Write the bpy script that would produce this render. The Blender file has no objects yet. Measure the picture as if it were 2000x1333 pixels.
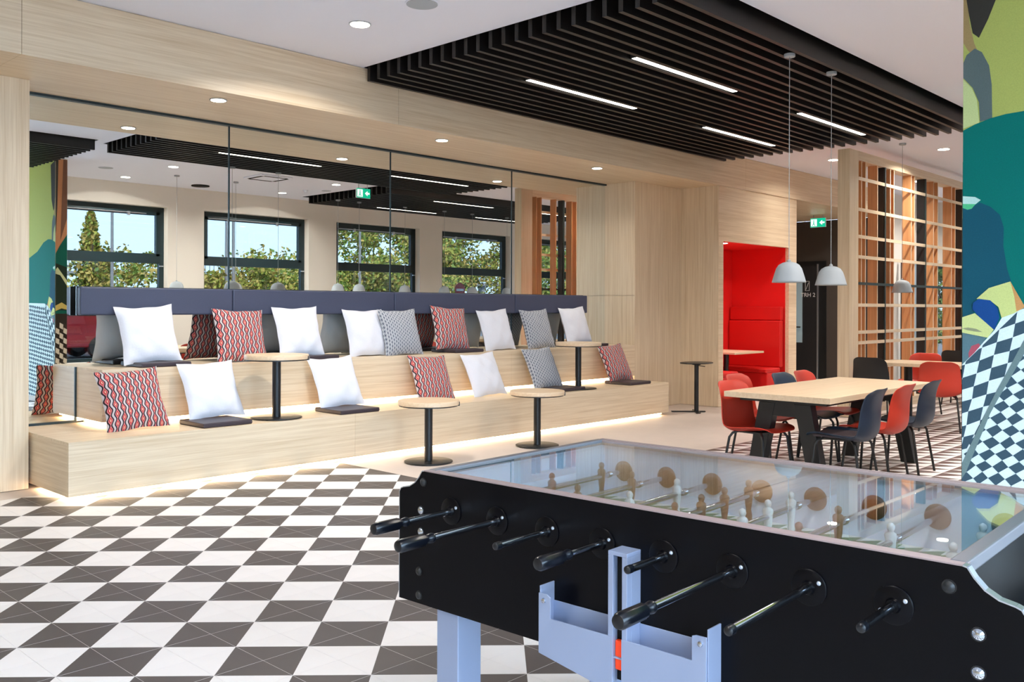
import bpy, math, random
from mathutils import Vector, Matrix
random.seed(7)
S = bpy.context.scene
C = S.collection
PI = math.pi
rad = math.radians

# ------------------------------------------------------------------ camera
ANG = rad(45) - 0.0233
F = Vector((math.cos(ANG), math.sin(ANG), 0)); R = Vector((math.sin(ANG), -math.cos(ANG), 0)); U = Vector((0, 0, 1))
ro = 0.003
cx_, cy_ = R * math.cos(ro) + U * math.sin(ro), U * math.cos(ro) - R * math.sin(ro)
cam = bpy.data.cameras.new('camera'); co = bpy.data.objects.new('camera', cam); C.objects.link(co)
m = Matrix((cx_, cy_, -F)).transposed().to_4x4(); m.translation = Vector((0, 0, 1.42)); co.matrix_world = m
cam.sensor_width = 36; cam.lens = 1785 / 2000 * 36; cam.shift_y = -66.3 / 2000; cam.clip_start = 0.02; cam.clip_end = 300
S.camera = co

# ------------------------------------------------------------------ sky, exposure
w = bpy.data.worlds.new('sky'); S.world = w; w.use_nodes = True
nt = w.node_tree; bg = nt.nodes['Background']
bg.inputs[0].default_value = (0.58, 0.76, 1.0, 1); bg.inputs[1].default_value = 10.6
sl = bpy.data.lights.new('sun', 'SUN'); sl.energy = 26; sl.color = (1.0, 0.88, 0.70); sl.angle = rad(0.6)   # from behind the building: lights the trees, enters no window
suno = bpy.data.objects.new('sun', sl); C.objects.link(suno); suno.rotation_euler = Vector((-.35, 1.0, .85)).to_track_quat('Z', 'Y').to_euler(); suno.location = (0, 30, 30)
S.view_settings.view_transform = 'Standard'; S.view_settings.look = 'None'; S.view_settings.gamma = 1
S.view_settings.exposure = 0.24
try: S.view_settings.use_curve_mapping = False
except Exception: pass
S.cycles.max_bounces = 10; S.cycles.diffuse_bounces = 5; S.cycles.glossy_bounces = 6; S.cycles.transparent_max_bounces = 12
S.cycles.transmission_bounces = 6; S.cycles.caustics_reflective = True; S.cycles.blur_glossy = 1.0; S.cycles.caustics_refractive = False
S.cycles.sample_clamp_indirect = 6.0; S.cycles.use_denoising = True

def lamp_area(name, loc, rot, sx, sy, power, col=(1, 1, 1), shape='RECTANGLE', spread=PI, parent=None):
    l = bpy.data.lights.new(name, 'AREA'); l.shape = shape; l.size = sx; l.size_y = sy; l.energy = power; l.color = col; l.spread = spread
    o = bpy.data.objects.new(name, l); C.objects.link(o); o.location = loc; o.rotation_euler = rot
    if parent: o.parent = parent
    return o
def portal(name, loc, rot, sx, sy):
    o = lamp_area(name, loc, rot, sx, sy, 1.0); o.data.cycles.is_portal = True; return o
# sky portals in the window openings of the outside wall and the glazed shopfront behind the viewer
WX = [5.5, 8.57, 11.62, 14.67, 17.7]
WW, WZ0, WZ1 = 2.35, 0.4, 3.25
YW = -0.26
for x in WX: portal('window_sky_portal', (x + WW / 2, YW - 0.3, (WZ0 + WZ1) / 2), (PI / 2, 0, 0), WW, WZ1 - WZ0)
portal('shopfront_sky_portal', (0.6, -2.55, 1.7), (PI / 2, 0, 0), 9.0, 3.3)
portal('end_sky_portal', (20.05, 6.65, 1.3), (PI / 2, 0, PI / 2), 1.2, 2.2)

WARM = (1.0, 0.94, 0.87)
CEILING_LAMP, SOFFIT_LAMP = 50, 13

# ------------------------------------------------------------------ helpers
class MB:
    def __init__(s): s.v = []; s.f = []; s.m = []; s.uv = None
    def add(s, vs, fs, mi=0):
        n = len(s.v); s.v += [tuple(p) for p in vs]; s.f += [tuple(n + i for i in f) for f in fs]; s.m += [mi] * len(fs)
        return s
    def box(s, x0, y0, z0, x1, y1, z1, mi=0, M=None):
        if x0 > x1: x0, x1 = x1, x0
        if y0 > y1: y0, y1 = y1, y0
        if z0 > z1: z0, z1 = z1, z0
        vs = [Vector((x, y, z)) for z in (z0, z1) for y in (y0, y1) for x in (x0, x1)]
        if M: vs = [M @ v for v in vs]
        return s.add(vs, [(0, 2, 3, 1), (4, 5, 7, 6), (0, 1, 5, 4), (2, 6, 7, 3), (0, 4, 6, 2), (1, 3, 7, 5)], mi)
    def prism(s, poly, ax, a, b, mi=0, M=None):
        # poly in the plane normal to ax: x->(y,z), y->(x,z), z->(x,y)
        def P(p, c): return {'x': Vector((c, p[0], p[1])), 'y': Vector((p[0], c, p[1])), 'z': Vector((p[0], p[1], c))}[ax]
        n = len(poly); vs = [P(p, a) for p in poly] + [P(p, b) for p in poly]
        if M: vs = [M @ v for v in vs]
        ar = sum(poly[i][0] * poly[(i + 1) % n][1] - poly[(i + 1) % n][0] * poly[i][1] for i in range(n))
        flip = (ar > 0) ^ (ax == 'y') ^ (b < a)
        fs = [tuple(range(n)), tuple(range(2 * n - 1, n - 1, -1))] + [(i, n + i, n + (i + 1) % n, (i + 1) % n) for i in range(n)]
        if flip: fs = [f[::-1] for f in fs]
        return s.add(vs, fs, mi)
    def lathe(s, prof, M=None, n=24, mi=0, cap=True, sx=1, sy=1):
        vs = []; fs = []
        for r, z in prof:
            for k in range(n):
                a = 2 * PI * k / n; vs.append(Vector((r * sx * math.cos(a), r * sy * math.sin(a), z)))
        for j in range(len(prof) - 1):
            for k in range(n):
                k2 = (k + 1) % n; fs.append((j * n + k, j * n + k2, (j + 1) * n + k2, (j + 1) * n + k))
        if cap:
            fs.append(tuple(range(n - 1, -1, -1))); fs.append(tuple((len(prof) - 1) * n + k for k in range(n)))
        if M: vs = [M @ v for v in vs]
        return s.add(vs, fs, mi)
    def tube(s, pts, r, n=10, mi=0):
        pts = [Vector(p) for p in pts]; vs = []; fs = []; prev = None
        for i, p in enumerate(pts):
            d = (pts[min(i + 1, len(pts) - 1)] - pts[max(i - 1, 0)]).normalized()
            if prev is None:
                a = d.orthogonal().normalized()
            else:
                a = (prev - d * prev.dot(d)).normalized()
            prev = a; b = d.cross(a)
            for k in range(n):
                t = 2 * PI * k / n; vs.append(p + (a * math.cos(t) + b * math.sin(t)) * r)
        for j in range(len(pts) - 1):
            for k in range(n):
                k2 = (k + 1) % n; fs.append((j * n + k, j * n + k2, (j + 1) * n + k2, (j + 1) * n + k))
        fs.append(tuple(range(n - 1, -1, -1))); fs.append(tuple((len(pts) - 1) * n + k for k in range(n)))
        return s.add(vs, fs, mi)
    def build(s, name, mats, parent=None, smooth=False, bevel=0, loc=None):
        me = bpy.data.meshes.new(name); me.from_pydata(s.v, [], s.f)
        if not isinstance(mats, (list, tuple)): mats = [mats]
        for mm in mats: me.materials.append(mm)
        me.polygons.foreach_set('material_index', s.m)
        if smooth:
            me.shade_smooth()
            try: me.set_sharp_from_angle(angle=rad(40))
            except Exception: pass
        me.update()
        o = bpy.data.objects.new(name, me); C.objects.link(o)
        if parent: o.parent = parent
        if loc: o.location = loc
        if bevel:
            b = o.modifiers.new('bevel', 'BEVEL'); b.width = bevel; b.segments = 2; b.limit_method = 'ANGLE'; b.angle_limit = rad(50)
        return o
def tag(o, label=None, cat=None, group=None, kind=None):
    if label: o['label'] = label
    if cat: o['category'] = cat
    if group: o['group'] = group
    if kind: o['kind'] = kind
    return o
def thing(name, label, cat, loc=(0, 0, 0), rz=0, group=None):
    o = bpy.data.objects.new(name, None); C.objects.link(o); o.location = loc; o.rotation_euler = (0, 0, rz); o.empty_display_size = 0.1
    return tag(o, label, cat, group)
def dup(root, loc, rz, label, group=None):
    r = root.copy(); C.objects.link(r); r.location = loc; r.rotation_euler = (0, 0, rz); r['label'] = label
    if group: r['group'] = group
    for ch in list(root.children):
        c = ch.copy(); C.objects.link(c); c.parent = r
        for g in ch.children:
            d = g.copy(); C.objects.link(d); d.parent = c
    return r
def struct(o): o['kind'] = 'structure'; return o

# ------------------------------------------------------------------ materials
def lin(c):
    return tuple(((x / 255) / 12.92 if x / 255 <= 0.04045 else ((x / 255 + 0.055) / 1.055) ** 2.4) for x in c) + (1,)
def base(name):
    mt = bpy.data.materials.new(name); mt.use_nodes = True; return mt, mt.node_tree, mt.node_tree.nodes['Principled BSDF']
def plain(name, col, rough=0.5, metal=0.0, spec=0.5, noise=0.0, nscale=40, bump=0.0, coat=0.0):
    mt, t, b = base(name); b.inputs['Base Color'].default_value = lin(col); b.inputs['Roughness'].default_value = rough
    b.inputs['Metallic'].default_value = metal; b.inputs['Specular IOR Level'].default_value = spec
    if coat: b.inputs['Coat Weight'].default_value = coat
    if noise or bump:
        tc = t.nodes.new('ShaderNodeTexCoord'); nz = t.nodes.new('ShaderNodeTexNoise'); nz.inputs['Scale'].default_value = nscale; nz.inputs['Detail'].default_value = 4
        t.links.new(tc.outputs['Object'], nz.inputs['Vector'])
        if noise:
            mx = t.nodes.new('ShaderNodeMix'); mx.data_type = 'RGBA'; c = lin(col)
            mx.inputs[6].default_value = tuple(max(0, x * (1 - noise)) for x in c[:3]) + (1,)
            mx.inputs[7].default_value = tuple(min(1, x * (1 + noise)) for x in c[:3]) + (1,)
            t.links.new(nz.outputs['Fac'], mx.inputs[0]); t.links.new(mx.outputs[2], b.inputs['Base Color'])
        if bump:
            bp = t.nodes.new('ShaderNodeBump'); bp.inputs['Strength'].default_value = bump; bp.inputs['Distance'].default_value = 0.002
            t.links.new(nz.outputs['Fac'], bp.inputs['Height']); t.links.new(bp.outputs['Normal'], b.inputs['Normal'])
    return mt
def wood(name, c1, c2, axis='x', rough=0.42, spec=0.45):
    mt, t, b = base(name); tc = t.nodes.new('ShaderNodeTexCoord'); mp = t.nodes.new('ShaderNodeMapping')
    sc = {'x': (0.9, 38, 38), 'y': (38, 0.9, 38), 'z': (38, 38, 0.9)}[axis]; mp.inputs['Scale'].default_value = sc
    t.links.new(tc.outputs['Object'], mp.inputs['Vector'])
    n1 = t.nodes.new('ShaderNodeTexNoise'); n1.inputs['Scale'].default_value = 1; n1.inputs['Detail'].default_value = 6; n1.inputs['Roughness'].default_value = 0.6
    n1.inputs['Distortion'].default_value = 0.4
    mp2 = t.nodes.new('ShaderNodeMapping'); mp2.inputs['Scale'].default_value = tuple(v * (4 if v > 5 else 3) for v in sc)
    n2 = t.nodes.new('ShaderNodeTexNoise'); n2.inputs['Scale'].default_value = 1; n2.inputs['Detail'].default_value = 3
    t.links.new(tc.outputs['Object'], mp2.inputs['Vector']); t.links.new(mp.outputs[0], n1.inputs['Vector']); t.links.new(mp2.outputs[0], n2.inputs['Vector'])
    mul = t.nodes.new('ShaderNodeMath'); mul.operation = 'MULTIPLY_ADD'; mul.inputs[1].default_value = 0.35; t.links.new(n2.outputs['Fac'], mul.inputs[0])
    m2 = t.nodes.new('ShaderNodeMath'); m2.operation = 'MULTIPLY'; m2.inputs[1].default_value = 0.75; t.links.new(n1.outputs['Fac'], m2.inputs[0]); t.links.new(m2.outputs[0], mul.inputs[2])
    r = t.nodes.new('ShaderNodeValToRGB'); r.color_ramp.elements[0].position = 0.36; r.color_ramp.elements[1].position = 0.66
    r.color_ramp.elements[0].color = lin(c1); r.color_ramp.elements[1].color = lin(c2)
    t.links.new(mul.outputs[0], r.inputs[0]); t.links.new(r.outputs[0], b.inputs['Base Color'])
    b.inputs['Roughness'].default_value = rough; b.inputs['Specular IOR Level'].default_value = spec
    return mt
def emit(name, col, st):
    mt, t, b = base(name); b.inputs['Base Color'].default_value = (0, 0, 0, 1); b.inputs['Emission Color'].default_value = tuple(col) + (1,); b.inputs['Emission Strength'].default_value = st
    return mt
def glass(name, tint=(1, 1, 1), ior=1.5, boost=1.0):
    mt = bpy.data.materials.new(name); mt.use_nodes = True; t = mt.node_tree; t.nodes.clear()
    o = t.nodes.new('ShaderNodeOutputMaterial'); mx = t.nodes.new('ShaderNodeMixShader'); tr = t.nodes.new('ShaderNodeBsdfTransparent'); gl = t.nodes.new('ShaderNodeBsdfGlossy')
    fr = t.nodes.new('ShaderNodeFresnel'); fr.inputs['IOR'].default_value = ior; ml = t.nodes.new('ShaderNodeMath'); ml.operation = 'MULTIPLY'; ml.inputs[1].default_value = boost; ml.use_clamp = True
    tr.inputs[0].default_value = tuple(tint) + (1,); gl.inputs[0].default_value = (1, 1, 1, 1); gl.inputs['Roughness'].default_value = 0.0
    ge = t.nodes.new('ShaderNodeNewGeometry'); sw = t.nodes.new('ShaderNodeMix'); sw.inputs[2].default_value = ior; sw.inputs[3].default_value = 1 / ior
    t.links.new(ge.outputs['Backfacing'], sw.inputs[0]); t.links.new(sw.outputs[0], fr.inputs['IOR'])
    t.links.new(fr.outputs[0], ml.inputs[0]); t.links.new(ml.outputs[0], mx.inputs[0]); t.links.new(tr.outputs[0], mx.inputs[1]); t.links.new(gl.outputs[0], mx.inputs[2]); t.links.new(mx.outputs[0], o.inputs[0])
    return mt
OAK1, OAK2 = (203, 178, 144), (226, 207, 178)
M = dict(
    oak_x=wood('oak veneer grain along the wall', OAK1, OAK2, 'x'), oak_y=wood('oak veneer grain across', OAK1, OAK2, 'y'), oak_z=wood('oak veneer upright grain', OAK1, OAK2, 'z'),
    oak_shade=wood('shade toned oak', (172, 118, 74), (196, 142, 94), 'z'), oak_top=wood('oak table top', (208, 180, 146), (224, 200, 168), 'x', 0.38),  # fin oak darkened and warmed: its shaded side is put into the colour
    white=plain('white ceiling paint', (234, 238, 250), 0.9), wall=plain('warm white wall paint', (226, 221, 212), 0.85),
    black=plain('black slat laminate', (18, 16, 16), 0.45), recess=plain('black recess', (12, 12, 13), 0.9),
    frame=plain('dark window frame', (20, 42, 48), 0.4), steel=plain('dark green steel', (44, 56, 54), 0.4),
    pad=plain('dark upholstery', (60, 66, 88), 0.55, noise=0.12, nscale=300, bump=0.2), seatpad=plain('plum black seat leather', (58, 48, 54), 0.42),
    metal_black=plain('black powder coat', (20, 22, 24), 0.38), mirror=None, tile_d=None, tile_l=None,
    led=emit('warm light strip', (1.0, 0.74, 0.46), 17), strip=emit('linear lamp', (1.0, 0.90, 0.76), 9), bulb=emit('pendant bulb', (1.0, 0.88, 0.7), 2.5), down=emit('downlight lens', (1.0, 0.90, 0.74), 14),
    red_shell=plain('orange red chair shell', (188, 52, 32), 0.42), blue_shell=plain('dark blue chair shell', (22, 40, 60), 0.42), black_shell=plain('black chair shell', (18, 18, 20), 0.5),
    red=plain('red felt', (222, 10, 8), 0.8, noise=0.06, nscale=200), red_l=plain('red leather', (200, 14, 10), 0.5),
    pend=plain('pale grey lamp shade', (154, 162, 168), 0.6), dark=plain('anthracite wall', (70, 63, 58), 0.6), dark2=plain('black door leaf', (30, 30, 33), 0.5),
    alu=plain('satin aluminium', (196, 202, 210), 0.32, 0.9), silver=plain('silver painted steel', (150, 162, 188), 0.42, 0.35), chrome=plain('chrome', (190, 196, 204), 0.12, 1.0),
    fbl=plain('black foosball laminate', (4, 4, 7), 0.3, spec=0.14), handle=plain('black rubber grip', (6, 9, 16), 0.28), brown=plain('brown player', (104, 72, 46), 0.4), whitep=plain('white player', (214, 218, 220), 0.4),
    grail=plain('grey end rail', (128, 128, 134), 0.35, 0.5), railm=plain('taupe rail', (148, 130, 128), 0.45), field=plain('green field', (40, 120, 70), 0.6), fwhite=plain('field white', (226, 232, 228), 0.6), fwall=plain('pale inner wall', (206, 220, 242), 0.5),
    orange=plain('orange ball chute light', (255, 70, 20), 0.3), glassw=glass('dimmed window glass', (0.36, 0.38, 0.39)), glassc=glass('clear shopfront glass', (0.97, 1.0, 1.0)), glasst=glass('table glass', (0.95, 0.99, 1.0), 1.5, 1.1),  # tint added to the window panes to hold back the outdoor brightness
    grey_fl=None, asphalt=plain('asphalt', (98, 96, 100), 0.9, noise=0.1), van=plain('dark red van paint', (112, 20, 30), 0.3, coat=0.5), tyre=plain('tyre', (24, 24, 26), 0.8),
    bark=plain('bark', (82, 66, 50), 0.9), leaf1=plain('olive leaf', (140, 142, 56), 0.7), leaf2=plain('autumn leaf', (170, 148, 78), 0.7), leaf3=plain('green leaf', (98, 124, 48), 0.7), steelg=plain('grey mast', (120, 122, 128), 0.5),
    sign_g=emit('exit sign green', (0.0, 0.55, 0.30), 0.9), sign_w=emit('exit sign white', (0.9, 1.0, 0.95), 1.3), letter=plain('white lettering', (232, 232, 232), 0.6),
    grille=plain('grey ceiling disc', (168, 176, 184), 0.6), bluegl=plain('frosted glass', (176, 206, 220), 0.25), paleblue=plain('pale blue partition', (150, 176, 198), 0.5),
    magenta=plain('magenta fabric', (140, 20, 90), 0.7), signred=plain('road sign red', (170, 30, 34), 0.5))
mt, t, b = base('mirror glass'); b.inputs['Base Color'].default_value = (0.86, 0.90, 0.89, 1); b.inputs['Metallic'].default_value = 1; b.inputs['Roughness'].default_value = 0.0; M['mirror'] = mt
def tilemat(name, c, noise=0.06):
    mt, t, b = base(name); tc = t.nodes.new('ShaderNodeTexCoord'); nz = t.nodes.new('ShaderNodeTexNoise'); nz.inputs['Scale'].default_value = 3; nz.inputs['Detail'].default_value = 8; nz.inputs['Roughness'].default_value = 0.7
    t.links.new(tc.outputs['Object'], nz.inputs['Vector']); mx = t.nodes.new('ShaderNodeMix'); mx.data_type = 'RGBA'; L = lin(c)
    mx.inputs[6].default_value = tuple(x * (1 - noise * 2) for x in L[:3]) + (1,); mx.inputs[7].default_value = tuple(min(1, x * (1 + noise * 2)) for x in L[:3]) + (1,)
    t.links.new(nz.outputs['Fac'], mx.inputs[0]); t.links.new(mx.outputs[2], b.inputs['Base Color']); b.inputs['Roughness'].default_value = 0.42; b.inputs['Specular IOR Level'].default_value = 0.4
    return mt
M['tile_d'] = tilemat('anthracite tile', (76, 69, 68), 0.12); M['tile_l'] = tilemat('off white tile', (240, 235, 232), 0.03); M['tile_b'] = tilemat('brown tile', (84, 62, 54), 0.1); M['grey_fl'] = tilemat('beige porcelain floor', (214, 200, 190))
M['grout'] = plain('grout', (176, 168, 162), 0.9)

# patterned fabrics, driven by the cushion's own UVs
def chain_fabric(name, nc, nr, grey=False):
    mt, t, b = base(name); N = t.nodes; L = t.links
    uv = N.new('ShaderNodeUVMap'); sep = N.new('ShaderNodeSeparateXYZ'); L.new(uv.outputs[0], sep.inputs[0])
    def mth(op, a, bb=None, c=None):
        n = N.new('ShaderNodeMath'); n.operation = op
        for i, x in enumerate((a, bb, c)):
            if x is None: continue
            if isinstance(x, (int, float)): n.inputs[i].default_value = x
            else: L.new(x, n.inputs[i])
        return n.outputs[0]
    u = mth('MULTIPLY', sep.outputs[0], nc); v = mth('MULTIPLY', sep.outputs[1], nr)
    col = mth('FLOOR', u); fr = mth('FRACT', u); d = mth('ABSOLUTE', mth('SUBTRACT', fr, 0.5))
    ph = mth('MULTIPLY', mth('MODULO', col, 2), PI)
    wv = mth('SINE', mth('ADD', mth('MULTIPLY', v, 2 * PI), ph))
    wd = mth('MULTIPLY_ADD', wv, 0.13, 0.27)
    e = mth('SUBTRACT', d, wd)
    r = N.new('ShaderNodeValToRGB'); r.color_ramp.interpolation = 'CONSTANT'; E = r.color_ramp.elements
    if grey: cols = [(0.0, (84, 90, 104)), (0.30, (182, 186, 192)), (0.46, (76, 82, 96)), (0.60, (196, 198, 202))]
    else: cols = [(0.0, (232, 186, 160)), (0.09, (180, 44, 40)), (0.24, (214, 122, 124)), (0.37, (42, 26, 32)), (0.60, (190, 180, 180))]
    E[0].position = cols[0][0]; E[0].color = lin(cols[0][1]); E[1].position = cols[1][0]; E[1].color = lin(cols[1][1])
    for p, c in cols[2:]: x = E.new(p); x.color = lin(c)
    L.new(mth('MULTIPLY_ADD', e, 1.25, 0.5), r.inputs[0]); L.new(r.outputs[0], b.inputs['Base Color']); b.inputs['Roughness'].default_value = 0.9
    return mt
M['chain'] = chain_fabric('red and black chain pattern fabric', 10, 6.5); M['zig'] = chain_fabric('grey woven pattern fabric', 20, 12, True)
M['wfab'] = plain('white cotton', (218, 219, 226), 0.9, noise=0.03, nscale=60, bump=0.5)

# ------------------------------------------------------------------ setting: floor
ZC, ZS = 3.64, 3.17
f = struct(MB().box(-4, -2.5, -0.12, 20, 9.4, -0.004).build('floor', M['grey_fl']))
# printed square tiles, each half dark and half light along its diagonal
H = 1.42; D = 0.2116 * H; TS = D / math.sqrt(2)
X0, Y0 = -1.168 * H, 2.4885 * H
Fg, Rg = Vector((1, 1, 0)).normalized(), Vector((1, -1, 0)).normalized()
def node(i, k): return Rg * (X0 + i * D) + Fg * (Y0 + k * D)
g = 0.0016
def tri_mesh(name, mats, da, flip):
    # square tile TS centred on origin; da: diagonal direction 'R' (runs +x,-y) or 'F' (runs +x,+y); slot 0 dark, slot 1 light
    h = TS / 2 - g / 2; z = 0.0
    c = [Vector((-h, -h, z)), Vector((h, -h, z)), Vector((h, h, z)), Vector((-h, h, z))]
    bq = [p + Vector((0, 0, -0.004)) for p in c]
    mb = MB()
    if da == 'R': t1, t2 = (1, 2, 3), (0, 1, 3)       # far half, near half
    else: t1, t2 = (0, 1, 2), (0, 2, 3)               # right half, left half
    mb.add(c + bq, [t1], 1 if flip else 0); mb.add(c, [t2], 0 if flip else 1)
    for a_, b_ in ((0, 1), (1, 2), (2, 3), (3, 0)): mb.add([c[a_], bq[a_], bq[b_], c[b_]], [(0, 1, 2, 3)], 1)
    me = bpy.data.meshes.new(name); me.from_pydata(mb.v, [], mb.f)
    for mm in mats: me.materials.append(mm)
    me.polygons.foreach_set('material_index', mb.m); me.update(); return me, mb
VAR = {(d, fl): tri_mesh('floor_tile', [M['tile_d'], M['tile_l']], d, fl) for d in 'RF' for fl in (False, True)}
cells = []
def clip_zone(px, py, z1): return z1[0] <= px - TS / 2 + 1e-4 and px + TS / 2 <= z1[2] + 0.02 and z1[1] <= py - TS / 2 and py + TS / 2 <= z1[3] + 0.02
Z1 = (-3.95, -2.4, 4.97, 7.40)
for i in range(-45, 45):
    for k in range(-40, 40):
        n0 = node(i, k)
        # tile whose diagonal is the R-edge from node(i,k) to node(i+1,k): far side = cell(i,k), near = cell(i,k-1)
        c = n0 + Rg * D / 2
        if clip_zone(c.x, c.y, Z1): cells.append((c.x, c.y, ('R', not ((i + k) % 2 == 0))))
        # tile whose diagonal is the F-edge: right side = cell(i,k), left = cell(i-1,k)
        c = n0 + Fg * D / 2
        if clip_zone(c.x, c.y, Z1): cells.append((c.x, c.y, ('F', not ((i + k) % 2 == 0))))
def vis(x, y):
    p = Vector((x, y, 0)); d = p.dot(F)
    if d < 3.2: return None
    u = p.dot(R) / d * 1785
    if abs(u) > 1040: return None
    if x > 2.7 and y > 6.9: return None
    # hidden behind the foosball table
    if u > -190 and d < 6.3: return None
    return d
order = sorted((vis(x, y), n) for n, (x, y, _) in enumerate(cells) if vis(x, y) is not None)
front = set(n for _, n in order[:300])
rest = MB()
for n, (x, y, k) in enumerate(cells):
    me, mb = VAR[k]
    if n in front:
        o = bpy.data.objects.new('floor_tile', me); C.objects.link(o); o.parent = f; o.location = (x, y, 0)
    else:
        nn = len(rest.v); rest.v += [(v[0] + x, v[1] + y, v[2]) for v in mb.v]; rest.f += [tuple(q + nn for q in ff) for ff in mb.f]; rest.m += mb.m
tag(rest.build('floor_tile_field', [M['tile_d'], M['tile_l']], f), kind='stuff')
rest = MB(); me, mb = VAR[('R', False)]
xa = 5.62
while xa < 17.0:
    ya = 4.88 - TS / 2
    while ya > 0.0:
        nn = len(rest.v); rest.v += [(v[0] + xa, v[1] + ya, v[2]) for v in mb.v]; rest.f += [tuple(q + nn for q in ff) for ff in mb.f]; rest.m += mb.m
        ya -= TS
    xa += TS
tag(rest.build('dining_floor_tiles', [M['tile_b'], M['tile_l']], f), kind='stuff')

# ------------------------------------------------------------------ setting: ceiling with recesses
def sheet(name, axis, c0, c1, a0, b0, a1, b1, holes, mat, parent=None):
    """slab between c0 and c1 on axis; spans (a,b) rectangle with rectangular holes"""
    xs = sorted(set([a0, a1] + [h[0] for h in holes] + [h[2] for h in holes])); ys = sorted(set([b0, b1] + [h[1] for h in holes] + [h[3] for h in holes]))
    xs = [x for x in xs if a0 <= x <= a1]; ys = [y for y in ys if b0 <= y <= b1]; mb = MB()
    for i in range(len(xs) - 1):
        for j in range(len(ys) - 1):
            mx_, my_ = (xs[i] + xs[i + 1]) / 2, (ys[j] + ys[j + 1]) / 2
            if any(h[0] < mx_ < h[2] and h[1] < my_ < h[3] for h in holes): continue
            p, q, r_, s_ = xs[i], ys[j], xs[i + 1], ys[j + 1]
            if axis == 'z': mb.box(p, q, c0, r_, s_, c1)
            elif axis == 'y': mb.box(p, c0, q, r_, c1, s_)
            else: mb.box(c0, p, q, c1, r_, s_)
    return struct(mb.build(name, mat, parent))
RA, RB, RC = (5.18, 3.37, 11.56, 6.86), (1.4, 1.2, 5.02, 3.62), (10.45, 0.2, 17.1, 2.86)
sheet('ceiling', 'z', ZC, ZC + 0.05, -4, -2.5, 20, 6.9, [RA, RB, RC], M['white'])
for q in (RA, RB, RC):
    mb = MB(); e = 0.01
    mb.box(q[0] - e, q[1] - e, 4.0, q[2] + e, q[3] + e, 4.03)
    mb.box(q[0] - e, q[1] - e, ZC + .001, q[0], q[3] + e, 4.0); mb.box(q[2], q[1] - e, ZC + .001, q[2] + e, q[3] + e, 4.0)
    mb.box(q[0], q[1] - e, ZC + .001, q[2], q[1], 4.0); mb.box(q[0], q[3], ZC + .001, q[2], q[3] + e, 4.0)
    struct(mb.build('ceiling_recess', M['recess']))
# roof slab over the whole building so that no sky enters from above
struct(MB().box(-4.3, -2.8, 4.05, 20.3, 9.8, 4.3).build('ceiling_slab', M['wall']))

# fascia, soffit and the back wall
fas = struct(MB().box(-4, 6.875, ZS + .005, 17.5, 7.0, ZC + .05).build('trim_fascia', M['oak_x']))
seams = [-4, -1.0, 2.24, 5.6, 8.9, 12.2, 15.4, 17.5]
for a_, b_ in zip(seams[:-1], seams[1:]):
    MB().box(a_ + .0015, 6.86, ZS, b_ - .0015, 6.876, ZC - .004).build('fascia_panel', M['oak_x'], fas)
sof = struct(MB().box(-4, 6.876, ZS + .02, 17.5, 9.3, ZS + .08).build('soffit', M['oak_x']))
for a_, b_ in zip(seams[:-1], seams[1:]):
    MB().box(a_ + .001, 6.877, ZS + .001, b_ - .001, 9.3, ZS + .02).build('soffit_panel', M['oak_x'], sof)
struct(MB().box(-4, 7.60, 0, 2.54, 8.6, ZS).build('wall_left_pier', M['oak_z'], bevel=.002))
struct(MB().box(2.54, 8.06, 0, 10.36, 8.3, ZS).build('wall_back', M['dark']))
BZ0 = .43
pw = struct(MB().box(10.34, 7.52, 0, 11.47, 8.6, ZS).build('wall_oak_return', M['oak_z']))
MB().box(10.338, 7.505, 0.0, 11.0, 7.52, ZS).build('wall_panel', M['oak_z'], pw); MB().box(11.003, 7.505, 0.0, 11.478, 7.52, ZS).build('wall_panel', M['oak_z'], pw)
MB().box(10.325, 7.506, 1.59, 10.339, 8.03, ZS).build('wall_panel', M['oak_z'], pw); MB().box(10.325, 7.506, 0.0, 10.339, 8.03, 1.585).build('wall_panel', M['oak_z'], pw)
struct(MB().box(2.54, 8.02, BZ0, 3.06, 8.05, BZ0 + .02).build('trim_mirror_foot', M['frame'])); struct(MB().box(3.045, 8.022, BZ0 + .02, 3.06, 8.05, .9).build('trim_mirror_foot', M['frame']))
struct(MB().box(2.54, 8.0, ZS - .02, 10.34, 8.03, ZS).build('trim_mirror_head', M['frame']))
jx = [2.55, 4.47, 6.44, 8.40, 10.335]
names_m = ['leftmost tall mirror pane beside the oak pier', 'second mirror pane from the oak pier, behind the backrest', 'third mirror pane from the oak pier, behind the backrest', 'rightmost mirror pane beside the oak return wall']
for n in range(4):
    o = MB().box(jx[n] + .008, 8.03, 0.44, jx[n + 1] - .008, 8.045, ZS - .02).build('mirror_pane', M['mirror'])
    tag(o, names_m[n], 'mirror', 'mirror panes above the stepped bench')
for n in range(1, 4): struct(MB().box(jx[n] - .008, 8.026, .44, jx[n] + .008, 8.05, ZS - .02).build('trim_mirror_joint', M['frame']))

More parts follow.
